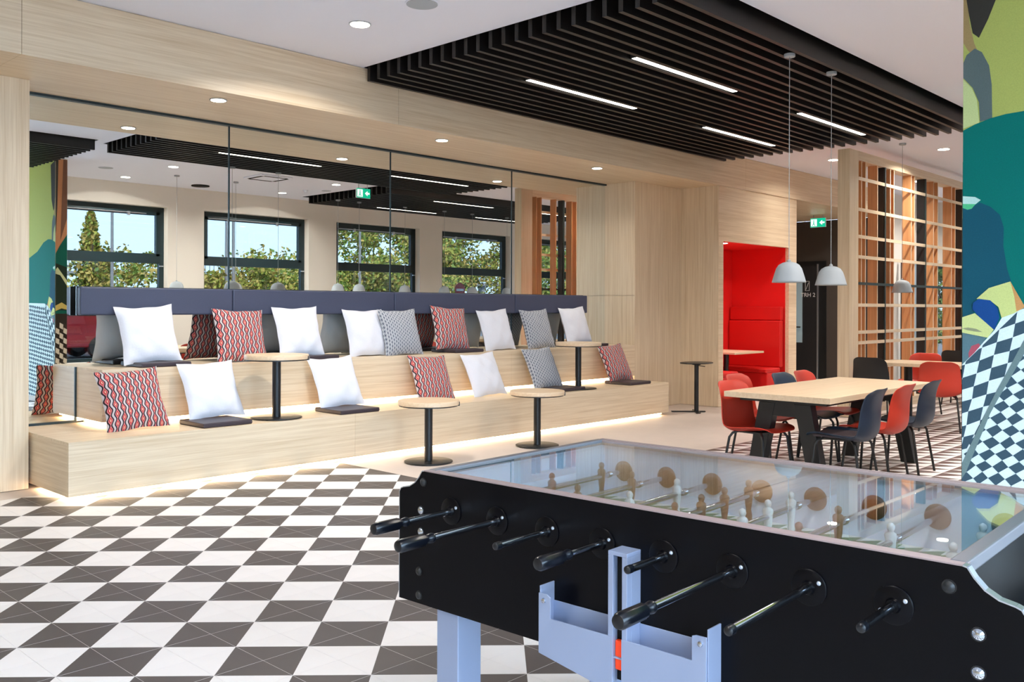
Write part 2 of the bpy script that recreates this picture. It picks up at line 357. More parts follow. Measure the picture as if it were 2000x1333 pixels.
# booth with a red interior
bx0, bx1, ox0, ox1, by = 11.48, 13.87, 11.61, 13.61, 6.88
sheet('wall_booth_front', 'y', by, by + .06, bx0, 0, bx1, ZS, [(ox0, -1, ox1, 2.38)], M['oak_x'])
struct(MB().box(bx0 - .002, by + .001, 0, bx0 + .06, 7.6, ZS).build('wall_booth_side', M['oak_z'])); struct(MB().box(bx1 - .06, by + .001, 0, bx1, 9.3, ZS).build('wall_booth_side', M['oak_z']))
mb = MB(); mb.box(ox0 - .06, 7.9, 0, ox1 + .06, 7.96, 2.44); mb.box(ox0 - .06, by + .06, 0, ox0, 7.96, 2.44); mb.box(ox1, by + .06, 0, ox1 + .06, 7.96, 2.44); mb.box(ox0 - .06, by + .06, 2.38, ox1 + .06, 7.96, 2.44)
struct(mb.build('wall_booth_lining', M['red']))
for k in (0, 1):
    t_ = thing('booth_bench', ['red upholstered bench on the right side of the red booth', 'red upholstered bench on the left side of the red booth'][k], 'bench', (ox1 if k == 0 else ox0, 7.42, 0), 0 if k == 0 else PI, 'benches in the red booth')
    MB().box(-.55, -.46, .0, -.10, .46, .40).build('base', M['red_l'], t_, bevel=.01)
    MB().box(-.58, -.46, .40, -.12, .46, .47).build('seat', M['red_l'], t_, bevel=.02)
    MB().box(-.13, -.46, .47, -.03, .46, 1.215).build('backrest', M['red_l'], t_, bevel=.015)
    MB().box(-.10, -.46, 1.22, -.02, .46, 1.44).build('headrest', M['red_l'], t_, bevel=.015)
t_ = thing('booth_table', 'oak topped table with a black post inside the red booth', 'table', (12.58, 7.4, 0))
MB().box(-.30, -.32, .71, .60, .42, .74).build('table_top', M['oak_top'], t_, bevel=.002); MB().lathe([(.04, .02), (.04, .71)], n=16).build('post', M['metal_black'], t_, smooth=True); MB().lathe([(.2, 0), (.2, .02)], n=24).build('base_plate', M['metal_black'], t_)
def downlight(x, y, z, label, power, group, name='downlight', r=.075):
    t_ = thing(name, label, 'ceiling light', (x, y, z), 0, group)
    MB().lathe([(r + .012, -.006), (r + .012, -.001)], n=28).build('trim_ring', M['pend'], t_)
    MB().lathe([(r, -.009), (r, -.006)], n=28).build('lens', M['down'], t_)
    lamp_area('lamp', (0, 0, -.02), (0, 0, 0), .14, .14, power, WARM, 'DISK', rad(150), t_)
downlight(11.95, 7.1, 2.38, 'small round downlight in the red booth ceiling', 16, 'booth lights')

# dark corridor with the stair door
struct(MB().box(17.5, 6.9, 0, 17.62, 9.3, ZS).build('wall_corridor_end', M['dark'])); struct(MB().box(13.8, 9.2, 0, 17.5, 9.3, ZS).build('wall_corridor_back', M['dark']))
door = struct(MB().box(17.47, 8.04, 0, 17.5, 8.80, 2.36).build('door_1', M['metal_black']))
MB().box(17.45, 8.22, .01, 17.47, 8.76, 2.26).build('door_leaf', M['dark2'], door)
MB().box(17.446, 8.525, .72, 17.45, 8.655, 2.05).build('vision_panel', M['bluegl'], door); MB().box(17.38, 8.54, 1.02, 17.40, 8.66, 1.045).build('door_handle', M['metal_black'], door)
MB().box(17.44, 8.19, 0, 17.47, 8.215, 2.3).build('door_seal', M['alu'], door)
pic = MB()
for a_ in ((8.375, 1.765, 8.381, 1.96), (8.459, 1.765, 8.465, 1.96), (8.375, 1.765, 8.465, 1.771), (8.375, 1.954, 8.465, 1.96)): pic.box(17.444, a_[0], a_[1], 17.449, a_[2], a_[3])
pic.prism([(8.39, 1.93), (8.397, 1.93), (8.455, 1.79), (8.448, 1.79)], 'x', 17.444, 17.449)
pic.build('stair_pictogram', M['letter'], door)
def text(body, size, mat, M4, parent, name='lettering'):
    cu = bpy.data.curves.new(name, 'FONT'); cu.body = body; cu.size = size; cu.extrude = .0015; cu.align_x = 'CENTER'; cu.materials.append(mat)
    o = bpy.data.objects.new(name, cu); C.objects.link(o); o.parent = parent; o.matrix_local = M4; return o
# text facing -X: local x -> -Y, local y -> +Z, local z -> -X
TM = Matrix(((0, 0, -1, 17.447), (-1, 0, 0, 8.405), (0, 1, 0, 1.645), (0, 0, 0, 1)))
text('TRH 2', .115, M['letter'], TM, door)
def exit_sign(loc, rz, label, fl=1):
    t_ = thing('exit_sign', label, 'sign', loc, rz, 'green exit signs')     # local: faces -X, spans y, hangs down
    MB().box(-.015, -.15, -.17, .015, .15, 0).build('housing', M['white'], t_)
    MB().box(-.018, -.148, -.168, -.0155, .148, -.002).build('lit_panel', M['sign_g'], t_)
    pm = MB(); pm.box(-.021, .02 * fl, -.15, -.0185, .135 * fl, -.02)
    pm.prism([(a_ * fl, b_) for a_, b_ in ((-.03, -.085), (-.085, -.04), (-.085, -.07), (-.13, -.07), (-.13, -.1), (-.085, -.1), (-.085, -.13))], 'x', -.021, -.0185)
    pm.build('pictogram', M['sign_w'], t_)
    rn = MB(); rn.box(-.023, .07 * fl, -.10, -.0215, .09 * fl, -.055); rn.lathe([(.011, 0), (.011, .002)], Matrix.Translation((-.0215, .08 * fl, -.042)) @ Matrix.Rotation(-PI / 2, 4, 'Y'), 10)
    rn.prism([(.09 * fl, -.10), (.072 * fl, -.10), (.045 * fl, -.14), (.058 * fl, -.145)], 'x', -.023, -.0215); rn.prism([(.09 * fl, -.095), (.075 * fl, -.1), (.10 * fl, -.145), (.112 * fl, -.138)], 'x', -.023, -.0215)
    rn.build('running_figure', M['sign_g'], t_)
    hh = .06 if loc[0] > 12 else .12
    MB().box(-.004, -.1, 0, .004, -.09, hh).build('hanger', M['alu'], t_); MB().box(-.004, .09, 0, .004, .1, hh).build('hanger', M['alu'], t_)
exit_sign((16.4, 7.70, 3.11), 0, 'green exit sign hanging in the dark corridor above the stair door')
exit_sign((9.92, 2.92, 3.52), -PI / 2, 'green exit sign under the ceiling beside the large slat ceiling, seen in the mirror', -1)

# outer walls
holes = [(x, WZ0, x + WW, WZ1) for x in WX]
sheet('wall_window', 'y', YW - .30, YW, 5.19, 0, 20, ZC, holes, M['wall'])
struct(MB().box(20, -.6, 2.35, 20.12, 7.0, ZC).build('wall_end', M['wall'])); struct(MB().box(20, -.6, 0, 20.12, 6.35, 2.35).build('wall_end', M['paleblue']))
struct(MB().box(17.62, 6.9, 0, 20.12, 7.0, ZC).build('wall_right_back', M['wall']))
struct(MB().box(-4.12, -2.5, 0, -4, 7.6, ZC).build('wall_left', M['oak_z']))
struct(MB().box(5.19, -2.5, 0, 5.36, -.56, ZC).build('wall_side', M['wall']))
for n, x in enumerate(WX):
    wn = struct(MB().build('window_%d' % (n + 1), M['frame'])); y0, y1 = YW - .24, YW - .16
    a_, b_, c_, d_ = x + .001, x + WW - .001, WZ0 + .001, WZ1 - .001; fw = .09
    MB().box(a_, y0, c_, b_, y1, c_ + fw).box(a_, y0, d_ - fw, b_, y1, d_).box(a_, y0, c_ + fw, a_ + fw, y1, d_ - fw).box(b_ - fw, y0, c_ + fw, b_, y1, d_ - fw).build('window_frame', M['frame'], wn)
    MB().box(a_ + fw, y0 - .01, 2.21, b_ - fw, y1 + .01, 2.34).build('transom', M['frame'], wn)
    s0, s1 = 2.34, d_ - fw
    MB().box(a_ + fw, y0 + .01, s0, b_ - fw, y1 + .012, s0 + .045).box(a_ + fw, y0 + .01, s1 - .06, b_ - fw, y1 + .012, s1).box(a_ + fw, y0 + .01, s0, a_ + fw + .06, y1 + .012, s1).box(b_ - fw - .06, y0 + .01, s0, b_ - fw, y1 + .012, s1).build('sash', M['frame'], wn)
    MB().box(a_ + fw, y0 + .035, 2.35, b_ - fw, y0 + .041, s1 - .05).build('pane', M['glassw'], wn); MB().box(a_ + fw, y0 + .035, c_ + fw, b_ - fw, y0 + .041, 2.21).build('pane', M['glassw'], wn)
    MB().tube([(a_ + .15, y1 + .035, 3.12), (b_ - .35, y1 + .035, 3.12)], .009, 8).box(x + .55, y1, 3.07, x + .60, y1 + .04, 3.14).box(x + 1.65, y1, 3.07, x + 1.70, y1 + .04, 3.14).build('opener_rod', M['alu'], wn)
    MB().box(b_ - fw, y1, 2.15, b_ - .02, y1 + .03, 2.17).build('window_handle', M['alu'], wn)
    MB().box(a_, YW - .16, c_ - .0, b_, YW + .03, c_ + .03).build('window_sill', M['wall'], wn)
# glazed shopfront behind the viewer
wn = struct(MB().build('window_6', M['frame']))
for x in (-4, -1.7, .6, 2.9, 5.12): MB().box(x, -2.58, 0, x + .07, -2.5, ZC).build('mullion', M['frame'], wn)
MB().box(-4, -2.58, 0, 5.19, -2.5, .1).box(-4, -2.58, ZC - .2, 5.19, -2.5, ZC + .05).box(-4, -2.57, 2.3, 5.19, -2.5, 2.38).build('window_frame', M['frame'], wn)
for x in (-3.93, -1.63, .67, 2.97): MB().box(x, -2.545, .1, x + 2.2, -2.539, ZC - .2).build('pane', M['glassc'], wn)
# end wall window, partition and louvres beyond the lattice
wn = struct(MB().build('window_7', M['frame']))
MB().box(20, 6.35, 0, 20.1, 6.42, 2.35).box(20, 6.9, 0, 20.1, 7.0, 2.35).box(20, 6.35, 2.25, 20.1, 7.0, 2.35).box(20, 6.35, 0, 20.1, 7.0, .1).build('window_frame', M['frame'], wn); MB().box(20.04, 6.42, .1, 20.046, 6.9, 2.25).build('pane', M['glassw'], wn)
for k, (ya, za) in enumerate(((6.05, 2.62), (5.2, 2.62))):
    t_ = thing('wall_louvre', ['black slatted louvre high on the end wall beyond the lattice', 'black slatted louvre high on the end wall, nearer the windows'][k], 'vent', (19.97, ya, za), 0, 'louvres on the end wall')
    MB().box(0, -.35, -.25, .028, .35, .25).build('backing', M['recess'], t_)
    for q in range(6): MB().box(-.02, -.33, -.23 + q * .08, 0, .33, -.19 + q * .08).build('louvre_blade', M['black'], t_)
t_ = thing('glazed_partition', 'pale blue partition screen beyond the wooden lattice', 'partition', (18.2, 6.2, 0))
MB().box(-.02, 0, 0, .02, .6, 2.3).build('panel', M['paleblue'], t_); MB().box(-.03, -.04, 0, .03, 0, 2.34).build('post', M['metal_black'], t_); MB().box(-.03, .6, 0, .03, .64, 2.34).build('post', M['metal_black'], t_)

# mural wing wall
mw = struct(MB().box(5.19, YW, 0, 5.36, 1.628, ZC).build('wall_mural', M['wall']))
MUR = {"lime": (lin((178, 182, 96)), [(1.628, 3.63), (-.26, 3.63), (-.26, 2.0), (1.628, 2.3)]),
"tan": (lin((168, 140, 92)), [(1.628, 3.618), (1.614, 3.61), (1.6, 2.952), (1.574, 2.825), (1.536, 2.728), (1.569, 2.75), (1.607, 2.796), (1.628, 2.837)]),
"charcoal": (lin((60, 56, 50)), [(1.619, 3.612), (1.435, 3.555), (1.47, 3.031), (1.507, 2.938), (1.551, 2.85), (1.582, 2.88), (1.6, 2.979), (1.613, 3.064)]),  # dark grey shape of the mural, its own paint colour
"slate": (lin((96, 108, 104)), [(1.628, 2.729), (1.612, 2.769), (1.571, 2.797), (1.536, 2.771), (1.501, 2.695), (1.488, 2.593), (1.485, 2.414), (1.545, 2.406), (1.55, 2.509), (1.581, 2.59), (1.628, 2.65)]),
"pale": (lin((200, 208, 140)), [(1.628, 2.643), (1.586, 2.591), (1.56, 2.524), (1.548, 2.401), (1.628, 2.38)]),
"teal": (lin((0, 112, 100)), [(1.628, 2.369), (1.568, 2.395), (1.493, 2.417), (1.42, 2.428), (1.336, 2.432), (1.152, 2.392), (0.894, 2.262), (-0.26, 1.97), (-0.26, .01), (1.628, .01)]),
"deep": (lin((22, 82, 98)), [(1.628, 1.964), (1.584, 1.957), (1.544, 1.979), (1.492, 1.953), (1.447, 1.908), (1.428, 1.84), (1.43, 1.747), (1.412, 1.627), (1.391, 1.555), (1.503, 1.519), (1.558, 1.471), (1.577, 1.374), (1.628, 1.318)]),
"mint": (lin((190, 224, 210)), [(1.628, 2.019), (1.567, 2.01), (1.539, 1.992), (1.564, 1.972), (1.628, 1.978)]),
"mint_low": (lin((84, 190, 130)), [(1.628, 1.978), (1.564, 1.972), (1.584, 1.949), (1.604, 1.945), (1.628, 1.956)]),
"gray": (lin((92, 122, 128)), [(1.628, 1.318), (1.497, 1.294), (1.522, 1.245), (1.569, 1.184), (1.595, 1.134), (1.628, 1.121)]),
"blush": (lin((178, 84, 96)), [(1.597, 1.183), (1.582, 1.221), (1.547, 1.236), (1.529, 1.212), (1.564, 1.157), (1.592, 1.123)])}
MUR2 = {"yellow": (lin((206, 212, 132)), [(1.558, 1.471), (1.498, 1.527), (1.395, 1.56), (1.357, 1.486), (1.326, 1.428), (1.381, 1.394), (1.436, 1.372), (1.451, 1.428), (1.488, 1.46)]),
"orange": (lin((206, 150, 90)), [(1.395, 1.56), (1.357, 1.486), (1.326, 1.428), (1.366, 1.405), (1.376, 1.481)]),
"blue": (lin((24, 72, 134)), [(1.573, 1.45), (1.547, 1.471), (1.49, 1.463), (1.453, 1.42), (1.446, 1.37), (1.47, 1.308), (1.507, 1.337), (1.547, 1.379), (1.578, 1.417)]),
"yellow_low": (lin((208, 214, 140)), [(1.628, 1.373), (1.565, 1.395), (1.507, 1.342), (1.473, 1.31), (1.502, 1.267), (1.565, 1.279), (1.628, 1.291)]),
"lid": (lin((150, 152, 116)), [(1.628, 1.313), (1.598, 1.319), (1.557, 1.312), (1.527, 1.296), (1.565, 1.298), (1.603, 1.305)])}
def pmat(n, c, r=.6):
    mt, t, b = base(n); b.inputs['Roughness'].default_value = max(r, .85); b.inputs['Specular IOR Level'].default_value = .2
    tc = t.nodes.new('ShaderNodeTexCoord'); nz = t.nodes.new('ShaderNodeTexNoise'); nz.inputs['Scale'].default_value = 160; t.links.new(tc.outputs['Object'], nz.inputs['Vector'])
    mx = t.nodes.new('ShaderNodeMix'); mx.data_type = 'RGBA'; mx.inputs[6].default_value = tuple(x * .86 for x in c[:3]) + (1,); mx.inputs[7].default_value = tuple(min(1, x * 1.14) for x in c[:3]) + (1,)
    t.links.new(nz.outputs['Fac'], mx.inputs[0]); t.links.new(mx.outputs[2], b.inputs['Base Color']); return mt
XM = 5.19; dep = [0.0004]
def paint(name, c, poly):
    x = XM - dep[0]; dep[0] += .0004
    MB().prism(poly, 'x', x - .0003, x).build('mural_' + name, pmat('mural ' + name, c), mw)
for k, (c, p) in MUR.items(): paint(k.split('_')[0], c, p)
jk = [(1.436, 1.372), (1.326, 1.428), (1.195, 1.454), (-.26, 1.47), (-.26, .01), (1.628, .01), (1.628, 1.121), (1.569, 1.184), (1.522, 1.245), (1.47, 1.308)]
paint('jacket', lin((222, 236, 234)), jk)
def clip(poly, n, d):
    out = []
    for i in range(len(poly)):
        a_, b_ = poly[i], poly[(i + 1) % len(poly)]; da, db = a_[0] * n[0] + a_[1] * n[1] - d, b_[0] * n[0] + b_[1] * n[1] - d
        if da >= 0: out.append(a_)
        if da * db < 0: q = da / (da - db); out.append((a_[0] + (b_[0] - a_[0]) * q, a_[1] + (b_[1] - a_[1]) * q))
    return out
def checks(name, org, v1, v2, planes, n=34):
    mb = MB(); x = XM - dep[0] - .0003; rr = random.Random(3); jit = {}
    def P(i, j):
        if (i, j) not in jit: jit[(i, j)] = (rr.uniform(-.004, .004), rr.uniform(-.004, .004))
        return (org[0] + (i - .5) * v1[0] + (j - .5) * v2[0] + jit[(i, j)][0], org[1] + (i - .5) * v1[1] + (j - .5) * v2[1] + jit[(i, j)][1])
    for i in range(-n, n):
        for j in range(-n, n):
            if (i + j) % 2 == 0: continue
            q = [P(i, j), P(i + 1, j), P(i + 1, j + 1), P(i, j + 1)]
            for pn, pd in planes:
                q = clip(q, pn, pd)
                if len(q) < 3: break
            if len(q) >= 3: mb.add([(x, a_, b_) for a_, b_ in q], [tuple(range(len(q)))])
    dep[0] += .0008
    return mb.build(name, pmat(name, lin((62, 84, 96))), mw)
sn = Vector((0.245, 0.114)); sd = 1.506 * .245 + .885 * .114      # strap line through (1.392,1.13) and (1.506,.885)
common = [((-1, 0), -1.628), ((1, 0), -.26), ((0, 1), .01)]
checks('mural_check_left', (1.414, 1.293), (.013, -.069), (-.072, .028), common + [((sn.x, sn.y), sd), ((-1, -.93), -(1.628 + 1.118 * .93)), ((-.494, -1), -(1.326 * .494 + 1.428))])
checks('mural_check_right', (1.437, .754), (-.031, -.029), (-.048, .035), common + [((-sn.x, -sn.y), -sd), ((-.05, -1), -(1.46))], 60)
paint('strap', lin((112, 132, 130)), [(1.263, 1.403), (1.217, 1.403), (1.333, 1.182), (1.452, 0.948), (1.489, 0.871), (1.606, 0.551), (1.628, 0.512), (1.628, 0.594), (1.506, 0.885), (1.457, 0.996), (1.392, 1.13)])
for k, (c, p) in MUR2.items(): paint(k.split('_')[0], c, p)
# the wing wall's narrow end face
ye = 1.628; dd = [0]
def paint_e(name, c, poly):
    y = ye + .0006 * (dd[0] + 1); dd[0] += 1; MB().prism(poly, 'y', y - .0005, y).build('mural_' + name, pmat('mural end ' + name, c), mw)
paint_e('apricot', lin((190, 132, 92)), [(5.192, .01), (5.358, .01), (5.358, 3.63), (5.192, 3.63)])
paint_e('charcoal', lin((70, 66, 60)), [(5.192, 3.63), (5.23, 3.63), (5.215, 2.9), (5.20, 2.55), (5.192, 2.5)])  # dark grey band of the end face, its own paint colour
paint_e('cocoa', lin((120, 84, 64)), [(5.30, 3.63), (5.358, 3.63), (5.358, 2.75), (5.26, 2.4)])
paint_e('pine', lin((14, 92, 76)), [(5.192, 2.2), (5.25, 2.32), (5.358, 2.5), (5.358, 1.1), (5.192, 1.1)])
paint_e('forest', lin((34, 48, 34)), [(5.192, 2.06), (5.358, 2.0), (5.358, 1.35), (5.192, 1.35)])
paint_e('cream', lin((196, 200, 150)), [(5.192, 1.96), (5.22, 2.0), (5.358, 1.80), (5.358, 1.72), (5.26, 1.88), (5.192, 1.9)])
paint_e('ochre', lin((200, 176, 96)), [(5.192, 1.42), (5.28, 1.47), (5.358, 1.42), (5.358, 1.36), (5.28, 1.38), (5.192, 1.34)])
paint_e('umber', lin((50, 42, 34)), [(5.192, 1.3), (5.358, 1.3), (5.358, 0.02), (5.192, .02)])
mb = MB()
for i in range(3):
    for j in range(15):
        if (i + j) % 2: x0_, z0_ = 5.194 + i * .055, .04 + j * .075; mb.prism([(x0_, z0_), (x0_ + .05, z0_ - .03), (x0_ + .055, z0_ + .045), (x0_ + .004, z0_ + .075)], 'y', ye + .006, ye + .0065)
mb.build('mural_check_end', pmat('mural end check', lin((214, 200, 176))), mw)

# ------------------------------------------------------------------ slat ceilings
def slat_ceiling(label, x0, x1, y0, y1, n, strips, x0s=None):
    t_ = thing('slat_ceiling', label, 'slat ceiling', (x0, y0, 3.51), 0, 'black slat ceilings')
    me = MB().box(0, -.02, 0, x1 - x0, .02, .2).build('slat', M['black'], t_).data
    pitch = (y1 - y0) / (n - 1)
    t_.children[0].location = (0, 0, 0)
    for k in range(1, n):
        o = bpy.data.objects.new('slat', me); C.objects.link(o); o.parent = t_; o.location = (0, pitch * k, 0)
    for k in range(int((x1 - x0) // 1.5) + 1):
        MB().box(.2 + k * 1.5, -.02, .2, .24 + k * 1.5, y1 - y0 + .02, .23).build('carrier', M['recess'], t_)
    for k in range(3):
        MB().box(.21 + k * (x1 - x0 - .5) / 2, (y1 - y0) / 2, .23, .22 + k * (x1 - x0 - .5) / 2, (y1 - y0) / 2 + .01, .49).build('hanger', M['alu'], t_)
    return t_
slat_ceiling('large black slat ceiling hung beside the oak fascia over the room', 5.2, 11.52, 3.475, 6.805, 24, 0)
slat_ceiling('black slat ceiling nearest the mural wall, at the far left of the mirror', 1.5, 4.99, 1.3, 3.55, 16, 0)
slat_ceiling('black slat ceiling in front of the row of windows, seen in the mirror', 10.55, 17.0, .31, 2.79, 18, 0)
def strip(x0, x1, y, label):
    t_ = thing('linear_light', label, 'ceiling light', (x0, y, 3.515), 0, 'linear lights in the slat ceilings')
    MB().box(0, -.045, .004, x1 - x0, .045, .08).build('housing', M['recess'], t_)
    MB().box(0, -.026, 0, x1 - x0, .026, .004).build('diffuser', M['strip'], t_)
p_ = (6.805 - 3.475) / 23
def gapy(y): return 3.475 + p_ * (math.floor((y - 3.475) / p_) + .5)
strip(6.2, 7.86, gapy(5.715), 'linear ceiling light nearest the oak fascia, at the left')
strip(6.26, 7.9, gapy(4.58), 'linear ceiling light in the middle of the slats, largest in view')
strip(9.22, 10.88, gapy(5.74), 'linear ceiling light nearest the oak fascia, at the right')
strip(9.25, 10.93, gapy(4.6), 'linear ceiling light behind the hanging lamp cords')
p2 = (2.79 - .31) / 17
for x0_, y_, l_ in ((12.0, .70, 'linear light over the window row, nearest the mural wall, in the mirror'), (12.05, 2.45, 'linear light at the inner edge of the window row slats, in the mirror'), (14.9, .70, 'linear light over the window row, beyond the first, in the mirror'), (14.95, 2.45, 'linear light seen through the lattice in the mirror')):
    strip(x0_, x0_ + 1.65, .31 + p2 * (math.floor((y_ - .31) / p2) + .5), l_)

G = 'round downlights'
for x, y, l in ((4.36, 5.82, 'large round downlight in the white ceiling at the upper left'), (13.2, 5.96, 'round downlight beyond the slat ceiling, left of the oak post'), (13.34, 4.44, 'round downlight above the wooden lattice screen'),
                (6.77, .41, 'round downlight close to the first window, in the mirror'), (6.79, 2.13, 'round downlight left of the exit sign group, in the mirror'), (9.8, .5, 'round downlight close to the second window, in the mirror'), (9.8, 2.28, 'round downlight beside the exit sign, in the mirror')):
    downlight(x, y, ZC, l, CEILING_LAMP * (.4 if (x > 12 and y > 5) else 1), G)
for x, y, l in ((1.3, 0.0, 'round downlight over the viewer, outside the picture'), (-1.6, 2.0, 'round downlight left of the viewer, outside the picture'), (16.4, 5.9, 'round downlight behind the lattice screen near the oak fascia'), (16.4, 3.6, 'round downlight past the lattice screen on the window side'), (18.6, 5.4, 'round downlight nearest the end wall beyond the lattice')): downlight(x, y, ZC, l, CEILING_LAMP, 'downlights outside the view')
for x, l in ((3.88, 'downlight in the oak soffit above the left end of the bench'), (6.42, 'downlight in the oak soffit above the middle of the bench'), (9.03, 'downlight in the oak soffit at the right end of the bench'), ):
    downlight(x, 7.15, ZS, l, SOFFIT_LAMP, 'downlights in the oak soffit', r=.06)
for x, y in ((15.6, 7.9),): downlight(x, y, ZS, 'downlight in the oak soffit of the dark corridor', 10, 'downlights outside the view', r=.06)
def disc(x, y, r, label, kind=0, z=ZC):
    t_ = thing(['ceiling_speaker', 'air_vent', 'smoke_detector'][kind], label, ['speaker', 'vent', 'detector'][kind], (x, y, z))
    if kind == 0:
        MB().lathe([(r + .01, -.004), (r + .01, -.0005)], n=32).build('rim', M['white'], t_); MB().lathe([(r, -.007), (r, -.004)], n=32).build('grille', M['grille'], t_)
    elif kind == 1:
        for k in range(3): MB().lathe([(r - k * .05, -.02 + k * .004), (r - k * .05, -.001)], n=28).build('ring', M['grille'] if k % 2 else M['recess'], t_)
    else:
        MB().lathe([(r, -.015), (r, -.001)], n=20).build('base', M['white'], t_); MB().lathe([(r * .5, -.045), (r * .8, -.015)], n=20).build('sensor', M['white'], t_)
disc(4.38, 5.10, .115, 'round grey speaker grille in the white ceiling at the top')
disc(6.1, 1.22, .11, 'round speaker grille above the first window, in the mirror')
disc(8.19, .32, .16, 'round black and grey air diffuser between the windows, in the mirror', 1)
disc(10.2, 1.4, .09, 'small round ceiling speaker near the window row slats, in the mirror')
disc(9.9, 1.15, .05, 'small white smoke detector on the ceiling in the mirror', 2)
t_ = thing('ceiling_cassette', 'square white air conditioning cassette on the ceiling in the mirror', 'air conditioner', (8.45, 2.2, ZC))
MB().box(-.3, -.3, -.03, .3, .3, -.001).build('cover', M['white'], t_, bevel=.01)
for k in range(4): MB().box(-.22, .22, -.034, .22, .27, -.03, M=Matrix.Rotation(k * PI / 2, 4, 'Z')).build('air_slot', M['recess'], t_)

# ------------------------------------------------------------------ stepped bench
BZ, UZ = .43, .90
lower = thing('stepped_bench', 'long pale oak two step bench glowing at its base before the mirror', 'bench', (2.56, 6.86, 0))
def lb(x0, y0, z0, x1, y1, z1): return MB().box(x0 - 2.56, y0 - 6.86, z0, x1 - 2.56, y1 - 6.86, z1)
xs_ = [2.56, 5.1, 7.65, 10.2]
for a_, b_ in zip(xs_[:-1], xs_[1:]):
    lb(a_ + .001, 6.86, .035, b_ - .001, 6.88, BZ).build('front_panel', M['oak_x'], lower); lb(a_ + .001, 6.88, BZ - .02, b_ - .001, 8.03, BZ).build('seat_board', M['oak_x'], lower)
lb(2.56, 6.88, .035, 2.58, 8.03, BZ - .02).build('end_panel', M['oak_y'], lower); lb(10.18, 6.88, .035, 10.2, 7.50, BZ - .02).build('end_panel', M['oak_y'], lower)
lb(2.63, 6.93, 0, 10.13, 8.03, .03).build('plinth', M['oak_x'], lower); lb(2.60, 6.90, .03, 10.15, 8.03, .036).build('plinth_board', M['wall'], lower)
lb(2.60, 6.895, .031, 10.13, 6.915, .0345)
lb(2.61, 6.905, .016, 10.1, 6.928, .030).build('light_strip', M['led'], lower); lb(2.604, 6.95, .016, 2.628, 7.58, .030).build('light_strip', M['led'], lower)
xs_ = [3.06, 5.4, 7.85, 10.32]
for a_, b_ in zip(xs_[:-1], xs_[1:]):
    lb(a_ + .001, 7.50, BZ + .045, b_ - .001, 7.52, UZ).build('riser_panel', M['oak_x'], lower); lb(a_ + .001, 7.52, UZ - .02, b_ - .001, 8.03, UZ).build('upper_seat_board', M['oak_x'], lower)
lb(3.06, 7.52, BZ + .045, 3.08, 8.03, UZ - .02).build('upper_end_panel', M['oak_y'], lower)
lb(3.12, 7.56, BZ, 10.3, 8.03, BZ + .045).build('upper_plinth', M['wall'], lower)
lb(3.12, 7.535, BZ + .026, 10.28, 7.559, BZ + .042).build('light_strip', M['led'], lower); lb(3.094, 7.56, BZ + .026, 3.118, 8.0, BZ + .042).build('light_strip', M['led'], lower)

br = thing('bench_backrest', 'long dark padded backrest rail fixed along the mirror', 'backrest', (3.03, 8.0, 1.34))
bxs = [3.03, 4.43, 6.38, 8.31, 9.745]
MB().box(0, -.045, 0, 6.715, -.028, .245).build('mounting_rail', M['metal_black'], br)
for a_, b_ in zip(bxs[:-1], bxs[1:]): MB().box(a_ - 3.03 + .003, -.125, .002, b_ - 3.03 - .003, -.045, .24).build('padded_panel', M['pad'], br, bevel=.012)
for x in (4.43, 6.38, 8.31): MB().box(x - 3.03 - .02, -.028, .03, x - 3.03 + .02, .028, .2).build('bracket', M['metal_black'], br)

# ------------------------------------------------------------------ cushions
def cushion_mesh(seed, s=.5, T=.075, n=22):
    rr = random.Random(seed); vs = []; fs = []; uvs = []
    k1, k2, k3 = [rr.uniform(0, 6) for _ in range(3)]
    def P(i, j, side):
        u, v = -1 + 2 * i / n, -1 + 2 * j / n
        pin = .085
        x = u * s / 2 * (1 - pin * (1 - v * v)) * 1.05; z = v * s / 2 * (1 - pin * (1 - u * u)) * 1.05
        th = T * (max(0, (1 - abs(u) ** 2.6) * (1 - abs(v) ** 2.6))) ** .55
        edge = max(abs(u), abs(v))
        wr = .006 * math.sin(9 * u + k1 + 2 * v) * math.sin(7 * v + k2) + .004 * math.sin(16 * (u * v) + k3)
        th += wr * (1 - edge ** 4) * (1 if side > 0 else .5)
        x += .002 * math.sin(8 * v + k2); z += .003 * math.sin(7 * u + k1) * (abs(v) ** 3)
        return (x, -th * side, z + s / 2)
    for side in (1, -1):
        o = len(vs)
        for j in range(n + 1):
            for i in range(n + 1): vs.append(P(i, j, side)); uvs.append((i / n, j / n))
        for j in range(n):
            for i in range(n):
                q = (o + j * (n + 1) + i, o + j * (n + 1) + i + 1, o + (j + 1) * (n + 1) + i + 1, o + (j + 1) * (n + 1) + i)
                fs.append(q if side > 0 else q[::-1])
    me = bpy.data.meshes.new('cushion'); me.from_pydata(vs, [], fs); ul = me.uv_layers.new(name='UVMap')
    for lp in me.loops: ul.data[lp.index].uv = uvs[lp.vertex_index]
    me.shade_smooth(); return me
def cushion(x, y, z, mat, label, lean=22, roll=0, yaw=0, s=.5, seed=1, name='cushion'):
    me = cushion_mesh(seed, s); me.materials.append(M[mat]); o = bpy.data.objects.new(name, me); C.objects.link(o)
    o.location = (x, y, z); o.rotation_mode = 'XYZ'
    o.matrix_world = Matrix.Translation((x, y, z)) @ Matrix.Rotation(rad(yaw), 4, 'Z') @ Matrix.Rotation(rad(-lean), 4, 'X') @ Matrix.Rotation(rad(roll), 4, 'Y')
    tag(o, label, 'cushion', 'cushions on the stepped bench'); return o
LY, UY = 7.21, 7.70
